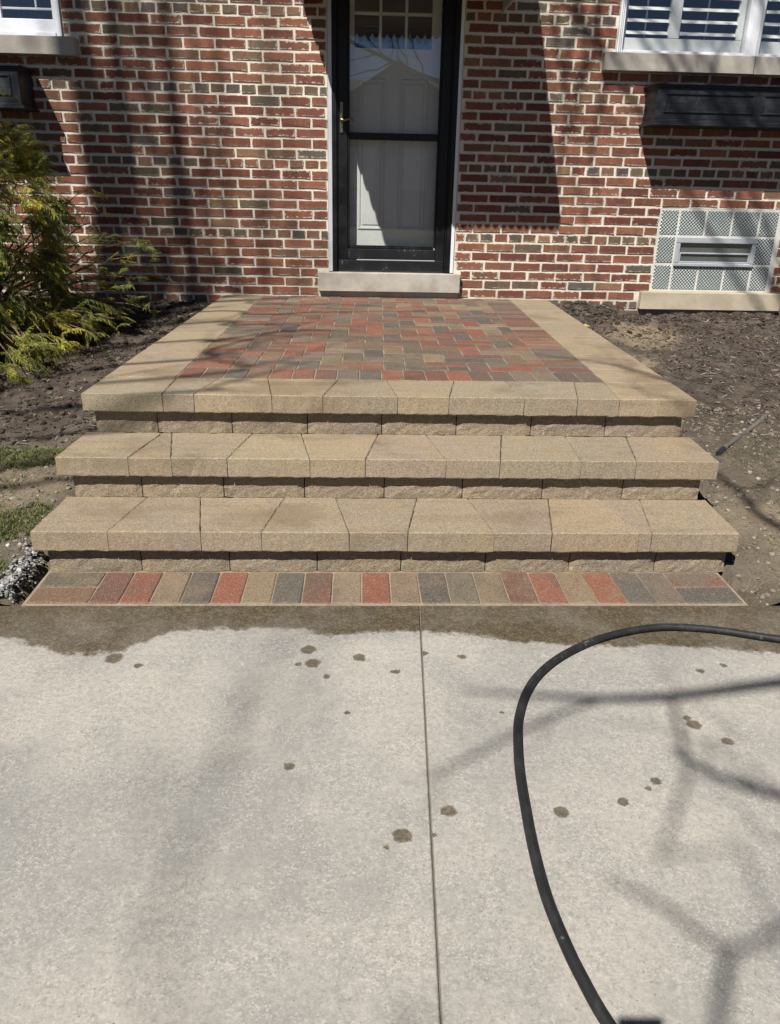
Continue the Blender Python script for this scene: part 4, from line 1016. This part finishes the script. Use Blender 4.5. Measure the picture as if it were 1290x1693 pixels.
grass([(-1.52, -2.80, 0.30, 0.12, 5200, 0.026), (-1.34, -2.72, 0.2, 0.05, 1500, 0.02), (-1.29, -3.42, 0.13, 0.15, 2600, 0.024), (-1.30, -3.80, 0.10, 0.12, 1800, 0.035), (-1.55, -3.5, 0.3, 0.3, 1800, 0.03), (-1.9, -3.1, 0.5, 0.5, 2500, 0.035)], 'grass', 'ragged green turf left of the steps', GR)
grass([(2.05, -2.72, 0.30, 0.26, 1500, 0.016), (2.3, -2.95, 0.4, 0.35, 1800, 0.018), (1.9, -3.15, 0.22, 0.2, 300, 0.014)], 'grass', 'sparse trodden grass right of the steps', GR)

# fallen leaf and pale scraps near the beds
lf = MB(); zc = zsoil(1.60, -0.62)+0.02
lf.add([(1.57, -0.64, zc), (1.60, -0.66, zc+0.012), (1.65, -0.62, zc+0.006), (1.62, -0.58, zc+0.018), (1.58, -0.60, zc+0.004)], [(0, 1, 4), (1, 2, 3), (1, 3, 4)])
obj('dry_leaf', lf.mesh('dry_leaf'), simple('dry_leaf', (0.42, 0.27, 0.10), 0.8), label='small curled orange dry leaf beside the landing near the wall', category='leaf')

# ------------------------------------------------------------------ hoses
def catmull(pts, n=8):
    P = [Vector(p) for p in pts]; P = [P[0]*2-P[1]]+P+[P[-1]*2-P[-2]]; out = []
    for i in range(1, len(P)-2):
        for k in range(n):
            t_ = k/n; a, b, c, d = P[i-1:i+3]
            out.append(0.5*((2*b)+(c-a)*t_+(2*a-5*b+4*c-d)*t_*t_+(3*b-a-3*c+d)*t_**3))
    out.append(P[-2]); return out
HP = [(2.6, -4.33), (2.2, -4.42), (1.85, -4.37), (1.55, -4.25), (1.314,-4.185),(1.23,-4.159),(1.147,-4.13),(1.038,-4.111),(0.939,-4.114),(0.833,-4.143),(0.724,-4.193),(0.611,-4.275),(0.525,-4.366),(0.466,-4.463),(0.426,-4.57),(0.407,-4.656),(0.39,-4.768),(0.38,-4.888),(0.373,-5.012),(0.373,-5.135),(0.385,-5.242),(0.399,-5.315),(0.419,-5.391),(0.47,-5.52),(0.58,-5.72),(0.8,-5.95),(1.2,-6.1)]
hm = MB(); hm.tube(catmull([(x, y, 0.0118+0.0005*math.sin(i*1.7)) for i, (x, y) in enumerate(HP)], 8), 0.0115, 14)
obj('garden_hose', fixn(hm.mesh('garden_hose', True)), RUBBER, label='worn black rubber hose looping over the concrete walk', category='hose')
pz = lambda x, y: zsoil(x, y)+0.004
pp = [(1.735, -2.69), (1.80, -2.625), (1.90, -2.52), (2.0, -2.40), (2.1, -2.29), (2.2, -2.19)]
pts = catmull([(x, y, pz(x, y)+(0.006 if i == 0 else 0)) for i, (x, y) in enumerate(pp)], 7)
conduit = obj('old_hose', None, label='weathered grey ribbed hose end half buried right of the landing', category='hose')
m = MB(); m.tube(pts[5:], [0.0125+0.0012*math.sin(i*2.1) for i in range(len(pts)-5)], 10)
obj('body', fixn(m.mesh('body', True)), simple('weathered_hose', (0.10, 0.092, 0.082), 0.95, 45, 0.85, 0.8, 0.006, 0.1), conduit)
m = MB()
for i in range(5): 
    a, b = pts[i], pts[i+1]; m.tube([a, a.lerp(b, 0.7), a.lerp(b, 0.75), b], [0.0145, 0.0145, 0.0115, 0.0115], 10)
obj('ribbed_tip', fixn(m.mesh('ribbed_tip')), simple('black_ribbed_plastic', (0.02, 0.02, 0.022), 0.6, 60, 0.4), conduit)

# ------------------------------------------------------------------ thread-leaf cypress
SR = random.Random(5)
shrub = obj('cypress_shrub', None, loc=(-2.4, -1.1, zsoil(-2.4, -1.1)), label='golden green thread-leaf cypress shrub by the brick wall', category='shrub')
BASE = Vector((-2.4, -1.1, 0.38)); ORG = Vector(shrub.location)
wood = MB(); fol = MB()
GC = [(0.29, 0.31, 0.055), (0.36, 0.355, 0.06), (0.44, 0.41, 0.065), (0.21, 0.24, 0.05), (0.16, 0.195, 0.05), (0.26, 0.285, 0.065)]
def thread(p, d, ln, wd, col, droop, segs=2):
    pts = [p]; q = p; dd = d
    for _ in range(segs):
        dd = (dd+Vector((SR.gauss(0, 0.10), SR.gauss(0, 0.10), -droop))).normalized(); q = q+dd*(ln/segs); pts.append(q)
    s1 = dd.cross(Vector((SR.gauss(0, 1), SR.gauss(0, 1), SR.gauss(0, 1))))
    if s1.length < 1e-4: s1 = Vector((1, 0, 0))
    s1.normalize(); v = []
    for i, x in enumerate(pts):
        k = wd*(1-0.7*i/segs); v += [x-s1*k-ORG, x+s1*k-ORG]
    fol.add(v, [(2*i, 2*i+1, 2*i+3, 2*i+2) for i in range(segs)], col)
    return pts
def spray(p, d, ln, col):
    q = p; dd = d.normalized(); st = 0.0135; n = max(4, int(ln/st)); stem = [p]
    tipy = SR.uniform(1.0, 1.35)
    up = Vector((SR.gauss(0, 0.5), SR.gauss(0, 0.5), 1))
    for i in range(n):
        dd = (dd+Vector((SR.gauss(0, 0.07), SR.gauss(0, 0.07), -0.03-0.06*i/n))).normalized()
        q = q+dd*st; stem.append(q)
        side = dd.cross(up).normalized()
        for sg in (1, -1):
            if SR.random() < 0.12: continue
            td = (dd*0.95+side*sg*SR.uniform(0.5, 0.95)+Vector((0, 0, -0.15))).normalized()
            tl = SR.uniform(0.03, 0.07)*(1.05-0.65*i/n)
            f_ = tipy if i > n*0.45 else 1.0
            c = (min(1, col[0]*f_*SR.uniform(.85, 1.2)), min(1, col[1]*f_*SR.uniform(.85, 1.15)), col[2], 1)
            t_ = thread(q, td, tl, 0.0018, c, 0.18)
            for k in range(5):
                s2 = (td+side*SR.uniform(-1.0, 1.0)+Vector((0, 0, SR.uniform(-0.6, 0.2)))).normalized()
                thread(t_[k % 2].lerp(t_[k % 2+1], SR.uniform(0.2, 0.9)), s2, tl*SR.uniform(0.3, 0.6), 0.0016, c, 0.2, 1)
    wood.tube([x-ORG for x in stem[::4]+[stem[-1]]], [0.0020*(1-0.6*i/max(1, len(stem[::4]))) for i in range(len(stem[::4])+1)], 3, caps=False)
def limb(a, b, r0, r1, sag=0.1, n=7):
    a, b = Vector(a), Vector(b); pts = []
    for i in range(n+1):
        t_ = i/n; p = a.lerp(b, t_); p += Vector((SR.gauss(0, 0.012), SR.gauss(0, 0.012), sag*4*t_*(1-t_)+SR.gauss(0, 0.01))); pts.append(p)
    wood.tube([p-ORG for p in pts], [r0+(r1-r0)*i/n for i in range(n+1)], 6)
    return pts
def tuft(c, out, cnt, ln, pal):
    c = Vector(c); out = Vector(out).normalized()
    col = SR.choice(pal)
    for _ in range(cnt):
        d = (out*SR.uniform(0.5, 1.1)+Vector((SR.gauss(0, 0.5), SR.gauss(0, 0.5), SR.gauss(0.05, 0.45)))).normalized()
        k = SR.uniform(0.75, 1.25)
        spray(c+Vector((SR.gauss(0, .03), SR.gauss(0, .03), SR.gauss(0, .03))), d, ln*SR.uniform(0.6, 1.2), (col[0]*k, col[1]*k, col[2]*k))
C0 = Vector((-2.44, -1.12, 1.0))
for _ in range(92):                                  # the upright body
    a = SR.uniform(0, 6.28); el = SR.uniform(-0.5, 1.5); q = SR.uniform(0.45, 1.0)
    o = Vector((math.cos(a)*math.cos(el)*0.58, math.sin(a)*math.cos(el)*0.55, math.sin(el)*0.80))
    c = C0+o*q
    limb(BASE+Vector((SR.gauss(0, .05), SR.gauss(0, .05), SR.uniform(0, .2))), c, 0.011, 0.003, 0.05)
    tuft(c, o+Vector((0, 0, -0.1)), 11, 0.20, GC)
for _ in range(60):                                  # the side that faces the walk
    a = SR.uniform(-2.2, 0.4); el = SR.uniform(-0.6, 1.2); q = SR.uniform(0.85, 1.05)
    o = Vector((math.cos(a)*math.cos(el)*0.58, math.sin(a)*math.cos(el)*0.55, math.sin(el)*0.80))
    tuft(C0+o*q, o+Vector((0, 0, -0.25)), 10, 0.18, GC)
for _ in range(36):                                  # low skirts sprawling forward and right over the soil
    a = SR.uniform(-1.55, 0.30); q = SR.uniform(0.35, 1.0)
    c = BASE+Vector((q*math.cos(a)*0.78, q*math.sin(a)*0.95, 0))
    c.x = min(c.x, -1.62-SR.uniform(0, .1)); c.z = zsoil(c.x, c.y)+SR.uniform(0.06, 0.34)*(1.25-0.6*q)
    limb(BASE+Vector((0, 0, SR.uniform(0, .25))), c, 0.009, 0.0025, SR.uniform(0.04, 0.12))
    tuft(c, (math.cos(a), math.sin(a), -0.05), 7, 0.16, GC)
for tip in ((-1.40, -0.55, 0.70), (-1.66, -0.6, 1.10), (-1.75, -0.7, 1.25), (-1.36, -0.9, 0.52), (-1.5, -1.25, 0.50), (-1.55, -1.4, 0.42), (-1.44, -0.72, 0.93), (-1.33, -0.75, 0.86), (-1.52, -0.8, 0.72), (-1.62, -0.9, 0.98), (-1.5, -1.0, 0.62), (-1.72, -0.9, 0.80), (-1.60, -0.75, 0.55)):
    pts = limb(BASE+Vector((0.1, 0, 0.12)), tip, 0.008, 0.002, 0.06, 9)   # thin sprays reaching out to the right
    for k in (5, 6, 7, 8, 9): tuft(pts[k], pts[k]-pts[k-1], 2, 0.10, GC)
obj('branch', fixn(wood.mesh('branch')), TWIG, shrub)
obj('foliage', fol.mesh('foliage'), THREAD, shrub)

# ------------------------------------------------------------------ street side: bare trees and the house opposite
TR = random.Random(21)
class Tree:
    def __init__(s): s.t = MB(); s.c = MB()
    def path(s, a, b, n, wob):
        a, b = Vector(a), Vector(b); ln = (b-a).length; out = []
        o = Vector((TR.uniform(0, 99), TR.uniform(0, 99), 0))
        for i in range(n+1):
            t_ = i/n; k = wob*ln*math.sin(math.pi*t_)
            out.append(a.lerp(b, t_)+Vector((mn.noise(o+Vector((t_*3, 0, 0)))*k, mn.noise(o+Vector((0, t_*3, 7)))*k, mn.noise(o+Vector((3, t_*3, 0)))*k*0.6)))
        return out
    def limb(s, pts, r0, r1, depth, mb=None, dens=0.8):
        mb = mb or s.c; n = len(pts)-1
        mb.tube(pts, [r0+(r1-r0)*i/n for i in range(n+1)], 7 if r0 > 0.04 else 4 if r0 < 0.012 else 5, caps=False)
        if depth <= 0: return
        ln = sum((pts[i+1]-pts[i]).length for i in range(n))
        for k in range(int((2+ln*1.3)*dens)):
            t_ = TR.uniform(0.22, 1.0)*n; i = min(n-1, int(t_)); p = pts[i].lerp(pts[i+1], t_-i)
            d = (pts[i+1]-pts[i]).normalized(); sd2 = d.cross(Vector((TR.gauss(0, 1), TR.gauss(0, 1), TR.gauss(0, 1)))).normalized()
            nd = (d*TR.uniform(0.3, 1)+sd2*TR.uniform(0.5, 1.1)+Vector((0, 0, 0.25))).normalized()
            l2 = min(ln*TR.uniform(0.22, 0.5), TR.uniform(0.5, 1.1)); r2 = (r0+(r1-r0)*t_/n)*TR.uniform(0.35, 0.6)
            if r2 < 0.0022 or l2 < 0.1: continue
            s.limb(s.path(p, p+nd*l2, 5, 0.35), r2, max(0.0015, r2*0.3), depth-1, dens=dens)
    def build(s, name, label, loc):
        o = obj(name, None, loc=loc, label=label, category='tree', group='bare street side trees')
        L0 = Vector(loc)
        for nm, b in (('trunk', s.t), ('crown', s.c)):
            b.v = [tuple(Vector(p)-L0) for p in b.v]
            obj(nm, b.mesh(nm, True), BARK, o)
        return o
def lift(x, y, h, z=0.0):
    k = (h-z)/1.429; return Vector((x-0.549*k, y-1.0*k, h))
# near tree on the right: low limbs whose shade falls across the walk and treads
tb = Tree(); root = Vector((3.0, -9.3, 0))
stem = [root+Vector((0, 0, -0.05)), root+Vector((0.03, 0.02, 0.6)), root+Vector((-0.05, 0.05, 1.8)), root+Vector((0.05, 0.0, 3.0)), root+Vector((0.1, -0.1, 4.2)), root+Vector((0.2, -0.3, 5.4))]
tb.limb(catmull(stem, 3), 0.17, 0.06, 0, tb.t)
fork = root+Vector((-0.02, 0.05, 2.3))
def big(pts, r0, r1, depth, k=1.0): tb.limb(catmull(pts, 4), r0, r1, depth, dens=k)
big([fork, (2.0, -8.6, 2.75), (1.1, -8.0, 2.93), (0.45, -7.97, 3.17), (-0.3, -8.0, 3.48), (-1.2, -8.3, 4.0), (-1.9, -8.8, 4.5)], 0.050, 0.012, 2, 0.9)
big([(0.45, -7.97, 3.17), (0.0, -7.8, 3.55), lift(1.15, -5.02, 3.7), lift(0.85, -5.18, 3.8), lift(0.69, -5.25, 3.85), lift(0.603, -5.155, 3.9), lift(0.506, -5.08, 4.0)], 0.013, 0.005, 1, 0.25)
big([lift(0.69, -5.25, 3.85), lift(0.60, -5.40, 3.8), lift(0.5, -5.6, 3.8)], 0.011, 0.008, 0)
big([root+Vector((0.05, 0, 3.0)), (2.2, -8.6, 3.8), lift(2.6, -4.6, 4.0), lift(1.7, -4.32, 4.2), lift(1.21, -4.399, 4.25), lift(0.889, -4.46, 4.3), lift(0.682, -4.473, 4.35), lift(0.50, -4.457, 4.4), lift(0.3, -4.43, 4.45)], 0.040, 0.005, 1, 0.4)
big([lift(0.682, -4.473, 4.35), lift(0.495, -4.564, 4.4), lift(0.318, -4.684, 4.4), lift(0.16, -4.79, 4.45)], 0.011, 0.006, 1)
big([lift(1.9, -4.5, 4.15), lift(1.3, -4.93, 4.0), lift(0.982, -4.853, 4.1), lift(0.857, -4.779, 4.1), lift(0.79, -4.68, 4.15)], 0.020, 0.008, 1)
big([root+Vector((0.1, -0.1, 4.0)), (1.9, -8.4, 5.0), lift(2.1, -3.7, 5.2, 0.1), lift(1.66, -3.43, 5.3, 0.1), lift(1.64, -2.89, 5.4, 0.15), lift(1.3, -2.4, 5.6, 0.4), lift(0.9, -2.2, 5.8, 0.5)], 0.040, 0.006, 1)
big([root+Vector((0.15, -0.2, 4.6)), (2.6, -8.2, 6.4), (2.3, -7.6, 7.6)], 0.05, 0.012, 2)
big([root+Vector((0.1, -0.1, 3.4)), (4.0, -9.0, 4.8), (4.8, -8.6, 6.0)], 0.06, 0.012, 2)
big([root+Vector((0.2, -0.3, 5.2)), (3.0, -10.0, 7.0), (2.4, -10.6, 8.4)], 0.05, 0.012, 2)
for x, z in ((1.50, 1.55), (1.58, 1.95), (1.66, 2.30), (1.74, 1.75), (1.50, 2.25), (2.3, 2.35), (2.55, 2.2), (2.85, 2.3)):
    y0 = -3.6-TR.uniform(-0.4, 0.4); x0_, z0_ = x, z
    o2 = lambda xx, zz: Vector((xx+0.549*y0, y0, zz-1.429*y0))
    tb.limb(catmull([root+Vector((0.1, -0.1, 4.4)), (1.8, -6.6, 6.6), o2(x+0.15, z+0.7), o2(x, z+0.2), o2(x-0.05, z-0.25)], 4), 0.022, 0.013, 1, dens=1.0)
tb.build('street_tree', 'bare branching tree standing behind the viewpoint on the right', (3.0, -9.3, -0.05))
# tall double-stemmed tree further off: the soft upright bands of shade on the left of the wall
ta = Tree(); root = Vector((-7.3, -7.2, 0))
def onto(x, z, y):                                   # a point at depth y whose shade lands on the wall at x, z
    return Vector((x+0.549*y, y, z-1.429*y))
s1 = [root+Vector((0, 0, -0.05)), root+Vector((0.05, 0, 2)), root+Vector((0, 0.05, 4.5)), root+Vector((0.05, 0.1, 6.5)), Vector((-6.85, -7.0, 8.4)), Vector((-6.2, -7.0, 9.7)), onto(-1.84, 0.5, -7.0), onto(-1.86, 1.6, -7.0), onto(-1.90, 2.6, -7.0), onto(-1.9, 4.0, -7.0)]
ta.limb(catmull(s1, 4), 0.24, 0.075, 0, ta.t)
s2 = [root+Vector((0.05, 0.1, 6.5)), Vector((-6.5, -7.2, 8.0)), onto(-1.45, -0.7, -7.2), onto(-1.25, 0.4, -7.2), onto(-1.27, 1.6, -7.2), onto(-1.33, 2.8, -7.2)]
ta.limb(catmull(s2, 4), 0.10, 0.045, 1, dens=0.6)
for x, dx, rr_ in ((-1.72, 0.05, 0.065), (-1.60, -0.04, 0.06), (-1.47, -0.05, 0.055), (-1.36, 0.05, 0.045), (-1.10, -0.04, 0.04), (-0.95, -0.08, 0.032), (-0.70, 0.10, 0.028), (-0.48, -0.06, 0.020), (-2.15, 0.05, 0.03)):
    y0 = -7.0-TR.uniform(-0.6, 0.6)
    ta.limb(catmull([Vector((-7.25, -7.15, 6.2+TR.uniform(-0.6, 0.6))), onto(x-dx-0.25, 0.0, y0), onto(x, 1.0, y0), onto(x+dx, 3.0, y0)], 4), rr_*1.1, rr_*0.55, 1, dens=0.9)
for pl in (((-1.3, -1.05), (-0.66, -0.99), (-0.1, -0.80), (0.5, -0.72)), ((-1.2, -2.1), (-0.82, -2.0), (-0.4, -1.6), (0.0, -1.55)), ((-1.1, -2.6), (-0.75, -2.2), (-0.3, -1.3)), ((-1.2, -1.5), (-0.8, -1.45), (-0.3, -1.3)), ((-1.3, -0.6), (-0.7, -0.5), (0.1, -0.45)), ((-1.0, -3.2), (-0.6, -3.0), (-0.2, -2.4)), ((-0.9, -2.9), (-0.7, -2.4), (-0.5, -1.9))):
    h = 6.0+TR.uniform(-0.7, 0.7)
    ta.limb(catmull([Vector((-7.25, -7.15, 4.6+TR.uniform(-0.6, 0.6)))]+[lift(x, y, h+0.2*i, L) for i, (x, y) in enumerate(pl)], 4), 0.026, 0.007, 1, dens=0.8)
ta.limb(catmull([Vector((-7.28, -7.15, 6.0)), Vector((-6.2, -9.8, 8.6)), lift(-0.42, -5.6, 10), lift(-0.36, -5.2, 10.3), lift(-0.33, -4.85, 10.5), lift(-0.30, -4.5, 10.7), lift(-0.2, -4.1, 11)], 4), 0.012, 0.006, 1, dens=0.9)
ta.build('street_tree', 'tall bare double-stemmed tree far to the left behind the viewpoint', (-7.3, -7.2, -0.05))

opp = obj('neighbour_house', None, loc=(3.2, -32, -0.07), label='gabled house across the street behind the viewpoint', category='house')
hw = MB(); W2, D2, E2, A2 = 6.0, 4.0, 3.9, 6.1
hw.add([(-W2, 4, 0), (W2, 4, 0), (W2, -4, 0), (-W2, -4, 0), (-W2, 4, E2), (W2, 4, E2), (W2, -4, E2), (-W2, -4, E2)], [(0, 1, 5, 4), (1, 2, 6, 5), (2, 3, 7, 6), (3, 0, 4, 7)])
hw.add([(-4.0, 4.6, 0), (0.6, 4.6, 0), (0.6, 4.6, 4.3), (-1.7, 4.6, 5.6), (-4.0, 4.6, 4.3), (-4.0, 4, 0), (0.6, 4, 0), (0.6, 4, 4.3), (-1.7, 4, 5.6), (-4.0, 4, 4.3)], [(0, 1, 2, 3, 4), (0, 4, 9, 5), (1, 6, 7, 2)])
obj('wall', fixn(hw.mesh('wall')), simple('far_brick', (0.20, 0.12, 0.09), 0.9, 5, 0.4), opp)
rm = MB()
rm.add([(-W2-.4, 4.5, E2-.1), (W2+.4, 4.5, E2-.1), (W2+.4, 0, A2-0.5), (-W2-.4, 0, A2-0.5), (W2+.4, -4.5, E2-.1), (-W2-.4, -4.5, E2-.1)], [(0, 1, 2, 3), (3, 2, 4, 5)])
rm.add([(-4.4, 5.0, 4.05), (-1.7, 5.0, 5.75), (1.0, 5.0, 4.05), (-4.4, 0.3, 4.05), (-1.7, 0.3, 5.75), (1.0, 0.3, 4.05)], [(0, 1, 4, 3), (1, 2, 5, 4)])
obj('roof', fixn(rm.mesh('roof')), simple('far_shingle', (0.07, 0.065, 0.06), 0.95, 6, 0.4), opp)
for x in (-3.0, -1.0, 2.2, 4.2):
    m = MB(); y0 = 4.62 if x < 0.6 else 4.02
    m.box(x-0.5, x+0.5, y0, y0+0.05, 1.3, 2.8); obj('window', m.mesh('window'), WHITE, opp)


# ------------------------------------------------------------------ the phone that takes the picture (its shade shows at the foot of the frame)
pm = MB(); pm.box(-0.057, 0.020, -0.128, 0.017, -0.004, 0.004, ch=0.003)
ph = obj('phone', pm.mesh('phone'), simple('phone_case', (0.02, 0.02, 0.022), 0.5), label='dark phone held out above the walk at the viewpoint', category='phone')
ph.matrix_world = camo.matrix_world @ Matrix.Translation((0, 0, 0.012))
